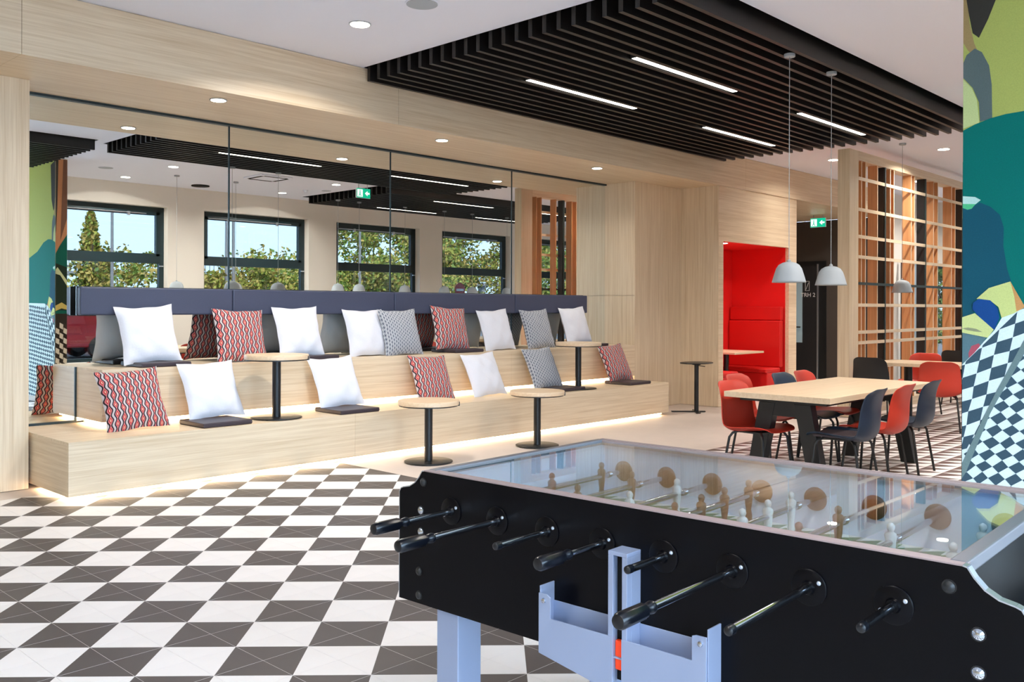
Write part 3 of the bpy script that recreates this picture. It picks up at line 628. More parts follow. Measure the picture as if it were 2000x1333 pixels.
low = [(3.24, LY, BZ + .005, 'chain', 'red and black chain patterned cushion at the left end of the lower step', 3), (3.93, LY + .02, BZ + .04, 'wfab', 'white cushion on the lower step, left of the first round side table', 2),
       (5.22, LY, BZ + .035, 'wfab', 'white cushion on the lower step, right of the table standing on the step', 2), (6.42, LY, BZ + .004, 'chain', 'red patterned cushion on the lower step behind the nearest floor standing side table', -2),
       (7.22, LY, BZ + .004, 'wfab', 'white cushion alone in the middle of the lower step, right of a red patterned one', 3), (8.2, LY, BZ + .035, 'zig', 'grey patterned cushion on the lower step behind the second floor standing table', 2),
       (9.64, LY, BZ + .035, 'chain', 'red patterned cushion at the right end of the lower step', 2)]
for n, (x, y, z, mt_, l, r_) in enumerate(low): cushion(x, y, z, mt_, l, 24, -r_ * 1.0, seed=n + 1)
up = [(3.58, UY, UZ + .035, 'wfab', 'white cushion at the left end of the upper step', 3), (4.44, UY, UZ + .004, 'chain', 'red patterned cushion on the upper step behind the first round table', -2),
      (5.09, UY, UZ + .03, 'wfab', 'white cushion on the upper step right of the red patterned one', 1), (5.93, UY + .02, UZ + .004, 'wfab', 'white cushion on the upper step partly behind a grey one', 0),
      (6.33, UY - .07, UZ + .004, 'zig', 'grey patterned cushion on the upper step overlapping a white cushion', 1), (7.10, UY, UZ + .035, 'chain', 'red patterned cushion near the middle of the upper step', -4),
      (7.88, UY, UZ + .004, 'wfab', 'white cushion on the upper step right of the middle red patterned one', 3), (8.62, UY, UZ + .004, 'zig', 'grey patterned cushion near the right end of the upper step', 2),
      (9.38, UY, UZ + .035, 'wfab', 'white cushion at the right end of the upper step', 3)]
for n, (x, y, z, mt_, l, r_) in enumerate(up): cushion(x, y, z, mt_, l, 17, -r_ * 1.0, seed=n + 21, s=.5)
pads = [(3.84, 7.10, BZ, 'dark flat seat pad under the white cushion left on the lower step'), (5.17, 7.08, BZ, 'dark flat seat pad under the second white cushion of the lower step'), (8.32, 7.14, BZ, 'dark flat seat pad behind the second floor table, lower step'), (9.62, 7.10, BZ, 'dark flat seat pad at the right end of the lower step'),
        (3.62, 7.74, UZ, 'dark flat seat pad under the white cushion at the left of the upper step'), (5.18, 7.74, UZ, 'dark flat seat pad right of the first round table on the upper step'), (7.20, 7.74, UZ, 'dark flat seat pad under the middle red patterned cushion'), (9.55, 7.74, UZ, 'dark flat seat pad at the right end of the upper step')]
for x, y, z, l in pads:
    o = MB().box(-.22, -.21, 0, .22, .21, .038).build('seat_pad', M['seatpad'], bevel=.008, loc=(x, y, z + .001)); tag(o, l, 'seat pad', 'seat pads on the stepped bench')
    MB().box(-.222, -.212, .015, .222, .212, .018).build('piping', M['seatpad'], o)

# ------------------------------------------------------------------ round side tables
def round_table(x, y, z, label):
    t_ = thing('round_side_table', label, 'side table', (x, y, z), 0, 'round side tables')
    MB().lathe([(.276, .524), (.28, .528), (.28, .561), (.277, .565)], n=48).build('table_top', M['oak_top'], t_, smooth=True)
    MB().lathe([(.27, .514), (.27, .524)], n=40).build('top_plate', M['metal_black'], t_)
    MB().lathe([(.045, .505), (.045, .516)], n=20).build('collar', M['metal_black'], t_); MB().lathe([(.037, .012), (.037, .51)], n=24).build('post', M['metal_black'], t_, smooth=True)
    MB().lathe([(.222, .004), (.222, .010), (.215, .013)], n=48).build('base_disc', M['metal_black'], t_, smooth=True)
    for k in range(4): MB().lathe([(.012, 0), (.012, .004)], Matrix.Translation((.19 * math.cos(k * PI / 2 + .6), .19 * math.sin(k * PI / 2 + .6), 0)), 10).build('foot', M['tyre'], t_)
    MB().box(.264, -.03, .515, .285, .03, .55, M=Matrix.Rotation(-.75, 4, 'Z')).build('clamp', M['metal_black'], t_)
round_table(5.53, 6.33, 0, 'round oak side table standing on the floor nearest the viewer'); round_table(6.96, 6.28, 0, 'round oak side table on the floor right of the nearest one')
round_table(4.42, 7.10, BZ, 'round oak side table standing on the lower bench step at the left'); round_table(8.6, 7.09, BZ, 'round oak side table standing on the lower bench step at the right')
t_ = thing('laptop_table', 'small all black side table on the plain floor beside the red booth', 'side table', (10.75, 6.78, 0))
MB().lathe([(.265, .66), (.27, .667), (.265, .674)], n=40, sy=.75).build('table_top', M['metal_black'], t_, smooth=True)
MB().lathe([(.03, .01), (.03, .66)], n=20).build('post', M['metal_black'], t_, smooth=True); MB().lathe([(.06, .64), (.045, .66)], n=16).build('collar', M['metal_black'], t_)
MB().box(-.34, -.03, 0, .12, .03, .012, M=Matrix.Rotation(rad(-46), 4, 'Z')).build('base_bar', M['metal_black'], t_); MB().box(-.2, -.03, 0, .2, .03, .012, M=Matrix.Rotation(rad(40), 4, 'Z')).build('base_bar', M['metal_black'], t_)
MB().tube([(.02, -.02, .63), (.10, -.07, .615)], .006, 8).build('lever', M['metal_black'], t_)

# ------------------------------------------------------------------ chairs
def shell_mesh():
    prof = [(.235, .425), (.215, .444), (.15, .448), (.05, .432), (-.06, .412), (-.14, .402), (-.20, .420), (-.228, .468), (-.236, .54), (-.234, .63), (-.242, .70), (-.262, .765), (-.292, .815)]
    wid = [.17, .205, .22, .225, .228, .23, .232, .232, .23, .222, .214, .205, .17]
    n = 14; vs = []; fs = []
    L = len(prof)
    for j, ((y, z), wd) in enumerate(zip(prof, wid)):
        a_ = prof[max(0, j - 1)]; b_ = prof[min(L - 1, j + 1)]; ty, tz = b_[0] - a_[0], b_[1] - a_[1]; q = math.hypot(ty, tz); ny, nz = tz / q, -ty / q   # points up/forward
        if nz < 0 and ny < 0: ny, nz = -ny, -nz
        cur = [.015, .02, .028, .036, .046, .056, .062, .062, .056, .048, .042, .036, .03][j]
        for i in range(n + 1):
            u = -1 + 2 * i / n; d = cur * abs(u) ** 2.5
            zz = z - (.035 * abs(u) ** 5 if j == L - 1 else 0)
            vs.append((u * wd, y + ny * d, zz + nz * d))
    for j in range(L - 1):
        for i in range(n): a_ = j * (n + 1) + i; fs.append((a_, a_ + n + 1, a_ + n + 2, a_ + 1))
    mb = MB(); mb.add(vs, fs); return mb
def make_chair(col, label, loc, rz, group):
    t_ = thing('shell_chair', label, 'chair', loc, rz, group)
    o = shell_mesh().build('seat_shell', M[col], t_, smooth=True); s_ = o.modifiers.new('solid', 'SOLIDIFY'); s_.thickness = .011; s_.offset = -1; q = o.modifiers.new('sub', 'SUBSURF'); q.levels = 1; q.render_levels = 2
    MB().box(-.14, -.1, .405, .14, .13, .418).build('mounting_plate', M['metal_black'], t_)
    for sx in (-1, 1):
        for sy in (-1, 1):
            MB().tube([(sx * .06, sy * .07 + .01, .412), (sx * .135, sy * .11 + .01, .412), (sx * .165, sy * .135 + .01, .40), (sx * .182, sy * .155 + .01, .365), (sx * .215, sy * .20 + .0, .012), (sx * .216, sy * .201, 0)], .0105, 10).build('leg', M['metal_black'], t_, smooth=True)
    return t_
ch = {}
def chair(col, x, y, rz, label, group):
    if col not in ch: ch[col] = make_chair(col, label, (x, y, 0), rz, group); return ch[col]
    return dup(ch[col], (x, y, 0), rz, label, group)
G1 = 'shell chairs at the near dining table'
chair('blue_shell', 6.92, 3.03, rad(4), 'dark blue shell chair at the near corner of the dining table', G1); chair('red_shell', 7.50, 3.03, rad(2), 'red shell chair between two dark blue ones on the near side', G1)
chair('blue_shell', 8.10, 3.03, rad(3), 'dark blue shell chair at the right end of the dining table', G1)
chair('red_shell', 6.80, 3.71, rad(176), 'red shell chair at the left corner of the dining table, seat and legs in view', G1); chair('red_shell', 7.52, 4.06, rad(181), 'red shell chair just behind the leftmost one, only its top edge showing', G1)
chair('blue_shell', 7.96, 3.84, rad(180), 'dark blue shell chair on the far side between two red ones', G1); chair('red_shell', 8.40, 3.84, rad(182), 'red shell chair at the far right of the far side, under the hanging lamps', G1)
pd = MB().box(-.17, -.13, .425, .17, .19, .452).build('seat_pad', M['seatpad'], ch['blue_shell'], bevel=.01); pd['label'] = 'black seat pad'
G2 = 'shell chairs at the back tables'
chair('black_shell', 11.50, 4.62, rad(-90), 'black shell chair in front of the oak post, back towards the viewer', G2); chair('red_shell', 11.13, 3.74, rad(-72), 'large red shell chair at the second table, turned slightly, beside the mural', G2)
chair('red_shell', 12.62, 4.50, rad(90), 'red shell chair on the far side of the second table', G2); chair('black_shell', 14.30, 4.50, rad(-90), 'black shell chair behind the far red one by the lattice', G2)
chair('red_shell', 15.72, 4.1, rad(90), 'red shell chair at the table farthest back, cut off by the mural', G2)

def a_frame_table(x, y, label, lx=2.16, ly=.9, group='tables with A shaped legs'):
    t_ = thing('dining_table', label, 'table', (x, y, 0), 0, group)
    MB().box(-lx / 2, -ly / 2, .695, lx / 2, ly / 2, .74).build('table_top', M['oak_top'], t_, bevel=.002)
    MB().box(-lx / 2 + .12, -ly / 2 + .08, .665, lx / 2 - .12, ly / 2 - .08, .694).build('frame', M['metal_black'], t_)
    for sx in (-1, 1):
        x0_ = sx * (lx / 2 - (.20 if sx < 0 else .12))
        MB().box(x0_ - .04, -.21, .555, x0_ + .04, .21, .665).build('crossbar', M['metal_black'], t_)
        for sy in (-1, 1):
            MB().prism([(sy * .08, .66), (sy * .22, .66), (sy * .345, 0), (sy * .22, 0)], 'x', x0_ - .045, x0_ + .045).build('leg', M['metal_black'], t_, bevel=.003)
    return t_
ta = a_frame_table(7.68, 3.452, 'oak dining table on black A shaped legs under the hanging lamps')
def post_table(x, y, lx, ly, label):
    t_ = thing('post_leg_table', label, 'table', (x, y, 0), 0, 'tables by the lattice screen')
    MB().box(-lx / 2, -ly / 2, .70, lx / 2, ly / 2, .74).build('table_top', M['oak_top'], t_, bevel=.002)
    for sy in (-1, 1):
        MB().lathe([(.05, .03), (.05, .70)], Matrix.Translation((0, sy * (ly / 2 - .35), 0)), 20).build('post', M['metal_black'], t_, smooth=True)
        MB().box(-.3, sy * (ly / 2 - .35) - .06, 0, .3, sy * (ly / 2 - .35) + .06, .03).build('foot_bar', M['metal_black'], t_)
post_table(11.88, 3.75, .8, 1.95, 'long oak table behind the black and red chairs by the lattice'); post_table(15.0, 4.1, .8, 1.5, 'oak table farthest back beside the lattice')
# tables and chairs along the windows, seen in the mirror
G3 = 'tables along the window wall'; G4 = 'chairs along the window wall'
dup(ta, (7.85, 1.25, 0), 0, 'oak table by the first two windows, seen in the mirror', G3); dup(ta, (11.7, 1.25, 0), 0, 'oak table by the third window, seen in the mirror', G3); dup(ta, (14.8, 1.25, 0), 0, 'oak table by the fourth window, seen in the mirror', G3)
for col, x, y, r_, l in (('red_shell', 7.2, 1.72, 180, 'red chair at the inner left side of the first window table'), ('black_shell', 7.85, 1.72, 180, 'black chair at the inner middle of the first window table'), ('red_shell', 8.5, 1.72, 180, 'red chair at the inner right side of the first window table'),
                         ('black_shell', 7.4, .8, 0, 'black chair on the window side of the first window table'), ('red_shell', 8.3, .8, 0, 'red chair on the window side of the first window table'),
                         ('red_shell', 11.1, 1.72, 180, 'red chair at the inner left side of the third window table'), ('red_shell', 11.8, 1.72, 180, 'red chair at the inner middle of the third window table'), ('black_shell', 12.4, .8, 0, 'black chair on the window side of the third window table'),
                         ('red_shell', 14.5, 1.72, 180, 'red chair at the fourth window table')):
    chair(col, x, y, rad(r_), l, G4)

# ------------------------------------------------------------------ pendant lamps
def pendant(x, y, ztop, label, zb=1.625):
    t_ = thing('pendant_lamp', label, 'pendant lamp', (x, y, zb), 0, 'pale grey pendant lamps')
    o = MB().lathe([(.136, 0), (.133, .012), (.118, .065), (.102, .115), (.082, .145), (.05, .163), (.02, .170)], n=40, cap=False).build('lamp_shade', M['pend'], t_, smooth=True)
    s_ = o.modifiers.new('solid', 'SOLIDIFY'); s_.thickness = .003
    MB().lathe([(.016, .168), (.014, .182), (.004, .19)], n=16).build('cap', M['pend'], t_, smooth=True)
    MB().lathe([(.035, .07), (.045, .10), (.03, .13)], n=16).build('bulb', M['bulb'], t_, smooth=True)
    h_ = ztop - zb
    MB().tube([(0, 0, .185), (0, 0, h_ - .02)], .0028, 6).build('cord', M['pend'], t_); MB().lathe([(.042, h_ - .025), (.045, h_ - .022), (.045, h_)], n=24).build('canopy', M['pend'], t_)
    return t_
pendant(7.02, 3.548, 3.512, 'nearer of the two pale grey pendants hanging over the dining table', 1.63); pendant(7.81, 3.548, 3.512, 'farther of the two pale grey pendants over the dining table', 1.622)
pendant(12.51, 4.69, ZC, 'small pale grey pendant hanging in front of the lattice screen', 1.63)
for x, l in ((7.28, 'pendant over the first window table, left one, in the mirror'), (8.38, 'pendant over the first window table, right one, in the mirror')): pendant(x, 1.25, ZC, l, 1.67)
for x, l in ((10.58, 'pendant at the edge of the window row slats, leftmost of six in the mirror'), (11.09, 'second pendant from the left below the window row slats, in the mirror'), (12.27, 'third pendant from the left below the window row slats, in the mirror'), (13.38, 'fourth pendant from the left, before the round road sign, in the mirror'), (14.22, 'fifth pendant from the left, under the tree, in the mirror'), (15.34, 'pendant nearest the lattice post, in the mirror')):
    pendant(x, 1.25, 3.512 if x > 10.5 else ZC, l, 1.70)

# ------------------------------------------------------------------ lattice screen
ls = thing('lattice_screen', 'tall oak lattice screen with black and green posts beside the back tables', 'screen', (11.62, 5.03, 0))
def LX(x): return x - 11.62
MB().box(0, 0, 0, .28, .16, 3.50).build('post', M['oak_z'], ls, bevel=.002)
MB().box(.281, .0, 3.38, LX(17.2), .16, 3.50).build('head_beam', M['oak_x'], ls); MB().box(.281, .0, 0, LX(17.2), .16, .12).build('sill_beam', M['oak_x'], ls); MB().box(LX(17.2), 0, 0, LX(17.4), .16, 3.5).build('post', M['oak_z'], ls)
for x in (12.03, 12.16, 12.56, 13.01, 13.14, 13.80, 13.93, 14.72, 14.90, 15.53, 15.70, 16.2, 16.5, 16.9): fn = MB().box(LX(x) - .014, .014, .12, LX(x) + .006, .145, 3.38).build('fin', M['oak_shade'], ls); MB().box(LX(x) - .014, .011, .12, LX(x) + .006, .014, 3.38).build('lit_edge', M['oak_z'], fn)  # same oak throughout: darker faces and pale front edge imitate daylight from the windows
for x in (12.80, 14.35, 16.0):
    MB().box(LX(x) - .02, -.004, .12, LX(x) + .015, .13, 3.38).build('steel_post', M['steel'], ls); MB().box(LX(x) - .035, .01, .12, LX(x) - .021, .12, 3.38).build('black_board', M['black'], ls)
for z in (.32, .62, .96, 1.10, 1.46, 2.10, 2.37, 2.73, 3.14): MB().box(.281, -.001, z - .022, LX(17.2), .011, z + .022).build('rail', M['oak_x'], ls)
MB().box(.281, -.006, 1.73, LX(17.2), .009, 1.765).build('steel_rail', M['steel'], ls)
t_ = thing('clothes_bag', 'magenta bag lying beyond the lattice screen', 'bag', (16.6, 5.75, .45)); 
MB().lathe([(.10, 0), (.16, .06), (.17, .18), (.12, .30), (.04, .34)], n=20, sy=.6).build('body', M['magenta'], t_, smooth=True); MB().tube([(-.06, 0, .32), (-.03, 0, .42), (.03, 0, .42), (.06, 0, .32)], .008, 8).build('strap', M['magenta'], t_)
t_ = thing('side_cabinet', 'low black cabinet beyond the lattice screen', 'cabinet', (16.6, 5.75, 0)); MB().box(-.3, -.25, .04, .3, .25, .45).build('body', M['metal_black'], t_, bevel=.004); MB().box(-.305, -.2, .08, -.3, .2, .41).build('door', M['dark2'], t_)

# ------------------------------------------------------------------ foosball table
ft = thing('foosball_table', 'large black foosball table with glass top and aluminium edges in the foreground', 'foosball table', (1.884, .586, 0), rad(2.3))
ZT = .92; LEN = 1.527; WID = .925
def arc_profile():
    p = [(-.105, .515), (-.105, .845), (-.098, .856), (-.088, .860), (-.06, .866), (-.035, .880), (-.016, .900), (-.004, .918), (.004, .92)]
    q = [(LEN - a_, b_) for a_, b_ in p[::-1]]
    return p + q
prof = arc_profile()
for t0, nm in ((0.0, 'side_panel'), (WID - .022, 'side_panel')):
    MB().prism(prof, 'x', t0, t0 + .022).build(nm, M['fbl'], ft)
def trim(t0):
    mb = MB(); pts = [(s_, z_) for s_, z_ in prof[1:]]
    pts = [(-.105, .515)] + pts + [(LEN + .105, .515)]
    for i in range(len(pts) - 1):
        (s0, z0_), (s1, z1_) = pts[i], pts[i + 1]
        top = abs(z0_ - .92) < .003 and abs(z1_ - .92) < .003 and abs(s0 - s1) > .5
        d = Vector((s1 - s0, z1_ - z0_)).normalized(); nn = Vector((-d.y, d.x)) * .003
        if nn.y < 0 and abs(d.x) > .2: nn = -nn
        if abs(d.x) <= .2: nn = Vector((-.003 if s0 < LEN / 2 else .003, 0))
        mb.add([(t0 + .001, s0, z0_), (t0 + .001, s1, z1_), (t0 + .001, s1 + nn.x, z1_ + nn.y), (t0 + .001, s0 + nn.x, z0_ + nn.y), (t0 + .024, s0, z0_), (t0 + .024, s1, z1_), (t0 + .024, s1 + nn.x, z1_ + nn.y), (t0 + .024, s0 + nn.x, z0_ + nn.y)],
               [(0, 3, 2, 1), (4, 5, 6, 7), (0, 1, 5, 4), (3, 7, 6, 2), (0, 4, 7, 3), (1, 2, 6, 5)], 1 if top else 0)
    return mb
for t0 in (-.001, WID - .023): trim(t0).build('edge_trim', [M['alu'], M['railm']], ft)
MB().box(.0225, .0, .905, .040, LEN, .922).build('rail', M['railm'], ft); MB().box(WID - .04, 0, .905, WID - .0225, LEN, .922).build('rail', M['railm'], ft)
MB().box(.023, .0, .895, WID - .023, .035, .924).build('end_rail', M['grail'], ft, bevel=.004); MB().box(.023, LEN - .03, .895, WID - .023, LEN, .924).build('end_rail', M['grail'], ft, bevel=.004)
MB().box(.04, .036, .912, WID - .04, LEN - .031, .918).build('glass_top', M['glasst'], ft)
# body: end panels, inner walls, field
MB().box(.022, .01, .52, WID - .022, .03, .894).build('end_panel', M['fbl'], ft); MB().box(.022, LEN - .03, .52, WID - .022, LEN - .01, .894).build('end_panel', M['fbl'], ft)
MB().box(.022, -.10, .52, WID - .022, .01, .70).build('end_box', M['fbl'], ft, bevel=.004); MB().box(.022, LEN - .01, .52, WID - .022, LEN + .1, .70).build('end_box', M['fbl'], ft, bevel=.004)
MB().box(.022, .03, .72, .03, LEN - .03, .905).build('inner_wall', M['fwall'], ft); MB().box(WID - .030, .03, .72, WID - .022, LEN - .03, .905).build('inner_wall', M['fwall'], ft)
MB().box(.03, .031, .72, WID - .03, .038, .905).build('inner_end_wall', M['fwall'], ft); MB().box(.03, LEN - .038, .72, WID - .03, LEN - .031, .905).build('inner_end_wall', M['fwall'], ft)
MB().box(.022, .03, .705, WID - .022, LEN - .03, .72).build('field', M['field'], ft)
mb = MB()
for k in range(24):
    s0 = .05 + k * .06; mb.prism([(WID - .032, s0), (WID - .032, s0 + .058), (WID - .085, s0 + .058)], 'z', .7201, .7208); mb.prism([(.032, s0), (.032, s0 + .058), (.085, s0)], 'z', .7201, .7208)
mb.build('field_sawtooth', M['fwhite'], ft)
mb = MB(); mb.box(.05, LEN / 2 - .004, .7201, WID - .05, LEN / 2 + .004, .7206)
for s_ in (.25, LEN - .25): mb.box(.25, s_ - .004, .7201, WID - .25, s_ + .004, .7206)
mb.build('field_lines', M['fwhite'], ft)
# score counter and ball return at the right hand end
MB().lathe([(.045, 0), (.045, .02), (.04, .025)], Matrix.Translation((.25, -.075, .70)), 24).build('score_knob', M['whitep'], ft, smooth=True)
# bolts on the near panel
Ry = Matrix.Rotation(-PI / 2, 4, 'Y')
def onpanel(t, s_, z): return Matrix.Translation((t, s_, z)) @ Ry
for s_, z_, m_ in ((1.525, .887, 'metal_black'), (1.535, .80, 'chrome'), (1.535, .735, 'chrome'), (1.543, .613, 'metal_black'), (1.543, .54, 'metal_black'), (.028, .876, 'metal_black'), (-.025, .795, 'chrome'), (-.025, .721, 'chrome')):
    o = MB().lathe([(.0115, -.001), (.0115, .003), (.007, .007), (.002, .0085)], onpanel(0, s_, z_), 16).build('bolt', M[m_], ft, smooth=True)
    MB().lathe([(.014, 0), (.014, .0015)], onpanel(0, s_, z_), 18).build('washer', M['metal_black'], o)
RODS = [1.404, 1.221, 1.04, .858, .676, .493, .3115, .133]; ZR = .817
ENDS = [-.30, -.375, -.211, -.262, -.161, -.461, -.365, -.183]
FIG = [(.19, .472, .754), (.372, .673), (.12, .393, .663), (.20, .35, .50, .641, .80), (.10, .25, .404, .56, .714), (.10, .356, .616), (.25, .505), (.15, .404, .66)]
BR = [1, 1, 0, 1, 0, 1, 0, 0]
def player_mesh(mat):
    P_ = [(-.094, .011, .012), (-.074, .011, .013), (-.060, .011, .012), (-.045, .008, .008), (-.028, .011, .009), (-.010, .0125, .012), (.004, .013, .012), (.017, .017, .011), (.024, .014, .009), (.028, .006, .006), (.031, .008, .008), (.038, .0105, .0105), (.046, .0085, .0085), (.050, .003, .003)]
    mb = MB(); n = 14; vs = []
    for z, a_, b_ in P_:
        for k in range(n): q = 2 * PI * k / n; vs.append((a_ * math.cos(q), b_ * math.sin(q), z))
    fs = [(j * n + k, j * n + (k + 1) % n, (j + 1) * n + (k + 1) % n, (j + 1) * n + k) for j in range(len(P_) - 1) for k in range(n)] + [tuple(range(n - 1, -1, -1)), tuple((len(P_) - 1) * n + k for k in range(n))]
    mb.add(vs, fs); me = bpy.data.meshes.new('player'); me.from_pydata(mb.v, [], mb.f); me.materials.append(mat); me.shade_smooth(); return me
pmesh = {1: player_mesh(M['brown']), 0: player_mesh(M['whitep'])}
def gripm():
    prof_ = [(.008, 0), (.012, .001), (.0135, .006), (.012, .018), (.010, .024), (.012, .030), (.0165, .036), (.0172, .10), (.0172, .115), (.014, .123), (.006, .126)]
    mb = MB(); n = 32; vs = []
    for r_, z in prof_:
        for k in range(n):
            a_ = 2 * PI * k / n; rr = r_ * (1 - (.10 if (k % 4 == 0 and .034 < z < .112) else 0)); vs.append(Vector((rr * math.cos(a_), rr * math.sin(a_), z)))
    fs = [(j * n + k, j * n + (k + 1) % n, (j + 1) * n + (k + 1) % n, (j + 1) * n + k) for j in range(len(prof_) - 1) for k in range(n)] + [tuple(range(n - 1, -1, -1)), tuple((len(prof_) - 1) * n + k for k in range(n))]
    mb.add([Ry @ v for v in vs], fs); return mb
rr = random.Random(5)
for k, s_ in enumerate(RODS):
    e_ = ENDS[k]; isb = BR[k]
    rod_end = e_ + (.12 if isb else .012)
    rod = MB().lathe([(.0092, 0), (.0092, 1.25)], Matrix.Translation((rod_end, 0, 0)) @ Matrix.Rotation(PI / 2, 4, 'Y'), 16).build('rod', M['chrome'], ft, smooth=True, loc=(0, s_, ZR))
    if isb: o = gripm().build('handle', M['handle'], rod, smooth=True, loc=(e_ + .126, 0, 0))
    else: MB().lathe([(.004, 0), (.0095, .004), (.010, .02), (.0085, .024)], Matrix.Translation((e_, 0, 0)) @ Matrix.Rotation(PI / 2, 4, 'Y'), 16).build('end_cap', M['handle'], rod, smooth=True)
    for tt in (FIG[k][-1] + .035, FIG[k][0] - .05):
        if .04 < tt < .88: MB().lathe([(.0085, 0), (.0115, .002), (.0085, .006), (.0115, .010), (.0085, .014), (.0115, .018), (.0085, .022)], Matrix.Translation((tt, 0, 0)) @ Matrix.Rotation(PI / 2, 4, 'Y'), 16).build('bumper', M['chrome'], rod, smooth=True)
    for tt in FIG[k]:
        o = bpy.data.objects.new('player', pmesh[isb]); C.objects.link(o); o.parent = rod; o.location = (tt, 0, 0); o.rotation_euler = (0, 0, PI / 2)
    fl = MB().lathe([(.040, 0), (.040, .003), (.037, .005), (.016, .006), (.013, .012)], onpanel(0, s_, ZR), 32).build('rod_flange', M['fbl'], ft, smooth=True)
    for da in (150, 330): MB().lathe([(.0048, .003), (.0048, .0075), (.003, .009)], onpanel(0, s_ + -.028 * math.cos(rad(da)), ZR - .028 * math.sin(rad(da))), 10).build('screw', M['alu'], fl)
    MB().lathe([(.037, 0), (.037, .004), (.034, .006)], Matrix.Translation((WID - .030, s_, ZR)) @ Ry, 32).build('bearing_disc', M['brown'], ft, smooth=True)
# ball chute on the near panel
hp = thing_ = None
ch_ = MB()
ch_.box(-.06, .742, .50, -.04, .757, .812); ch_.box(-.06, .783, .50, -.04, .798, .812); ch_.box(-.04, .742, .50, 0, .750, .812); ch_.box(-.04, .790, .50, 0, .798, .812); ch_.box(-.06, .742, .812, 0, .798, .822)
col = ch_.build('ball_column', M['silver'], ft, bevel=.001)
MB().box(-.035, .75, .50, -.002, .79, .81).build('column_back', M['recess'], col)
MB().box(-.052, .757, .53, -.037, .783, .603).build('ball_light', M['orange'], col, bevel=.004)
tr = MB()
tr.prism([(.525, .43), (.757, .47), (.757, .612), (.5625, .612), (.5625, .668), (.552, .672), (.525, .672)], 'x', -.062, -.058)
tr.prism([(.783, .475), (1.018, .515), (1.018, .672), (.990, .672), (.979, .665), (.979, .612), (.783, .612)], 'x', -.062, -.058)
tr.box(-.058, .521, .43, 0, .525, .69); tr.box(-.058, 1.014, .515, 0, 1.018, .69); tr.box(-.058, .525, .56, 0, 1.014, .564)
tr.box(-.004, .525, .565, -.001, .742, .640); tr.box(-.004, .798, .565, -.001, 1.014, .640)
tro = tr.build('ball_tray', M['silver'], ft, bevel=.0008)
for s_ in (.54, 1.0): MB().lathe([(.007, 0), (.006, .004), (.002, .006)], onpanel(-.062, s_, .655), 12).build('screw', M['chrome'], tro, smooth=True)
for tx, sy in ((.025, 1.49 - .09), (.80, 1.49 - .09), (.025, .03), (.80, .03)):
    lg = MB().box(tx, sy, 0.0, tx + .10, sy + .09, .52).build('leg', M['silver'], ft, bevel=.003); MB().box(tx - .005, sy - .005, 0, tx + .105, sy + .095, .02).build('foot', M['tyre'], lg)
MB().box(.02, .0, .505, WID - .02, LEN, .515).build('underside', M['fbl'], ft)

# ------------------------------------------------------------------ outside
struct(MB().box(-60, -90, -.3, 120, -2.62, -.18).build('ground_outside', M['asphalt'])); struct(MB().box(20.3, -2.6, -.3, 60, 40, -.18).build('ground_outside', M['asphalt']))
van = thing('van', 'dark red van parked outside the first window, seen in the mirror', 'van', (9.9, -13.0, -.18))
body = [(-2.5, .35), (2.3, .35), (2.5, .5), (2.48, .95), (2.2, 1.12), (1.55, 1.28), (1.0, 1.95), (.7, 2.08), (-2.3, 2.12), (-2.5, 2.0)]
MB().prism(body, 'y', -.95, .95).build('body', M['van'], van, bevel=.05)
for x0_, x1_ in ((-.9, .1), (-2.2, -1.1)): MB().box(x0_, .95, 1.3, x1_, .957, 1.85).build('side_window', M['recess'], van)
MB().prism([(.25, 1.3), (1.4, 1.3), (.9, 1.85), (.25, 1.85)], 'y', .95, .957).build('side_window', M['recess'], van)
for x in (-1.6, 1.5):
    for y in (-.95, .80): wh = MB().lathe([(.33, 0), (.34, .03), (.34, .19), (.33, .22)], Matrix.Translation((x, y, .34)) @ Matrix.Rotation(-PI / 2, 4, 'X'), 28).build('wheel', M['tyre'], van); MB().lathe([(.2, .0), (.2, .235)], Matrix.Translation((x, y, .34)) @ Matrix.Rotation(-PI / 2, 4, 'X'), 20).build('hub', M['steelg'], wh)
MB().tube([(-1.6, .5, 2.3), (.7, .5, 2.3)], .03, 8).tube([(-1.6, -.5, 2.3), (.7, -.5, 2.3)], .03, 8).build('roof_rack', M['alu'], van)
for x in (-1.4, -.3, .6): MB().box(x - .03, -.55, 2.1, x + .03, .55, 2.3).build('rack_bar', M['alu'], van)
def foliage(seed, n, rx, rz, zc, leafs, size, slender=False):
    rr = random.Random(seed); mb = MB()
    blobs = [(rr.gauss(0, rx * .42), rr.gauss(0, rx * .42), zc + rz * rr.uniform(-.95, 1), rr.uniform(.25, .6) * rx * .7) for _ in range(34)]
    if slender: blobs = [(rr.gauss(0, rx * .3) * (1 - k / 13), rr.gauss(0, rx * .3) * (1 - k / 13), zc - rz + k * rz * 2 / 12, rx * (.62 - .045 * k)) for k in range(12)]
    for _ in range(n):
        bx_, by_, bz_, br_ = rr.choice(blobs); d = Vector((rr.gauss(0, 1), rr.gauss(0, 1), rr.gauss(0, 1))).normalized() * br_ * rr.uniform(.5, 1.08)
        p = Vector((bx_, by_, bz_)) + d
        if slender:
            q_ = rr.random() ** .8; wr_ = rx * (1 - q_) ** .8 * .8; p = Vector((rr.gauss(0, .5) * wr_, rr.gauss(0, .5) * wr_, zc - rz + 2 * rz * q_))
        a_ = Vector((rr.gauss(0, 1), rr.gauss(0, 1), rr.gauss(0, 1))).normalized(); b_ = a_.orthogonal().normalized(); s_ = size * rr.uniform(.6, 1.3)
        mb.add([p - a_ * s_, p + b_ * s_ * .6, p + a_ * s_, p - b_ * s_ * .6], [(0, 1, 2, 3)], rr.choices((0, 1, 2), leafs)[0])
    return mb
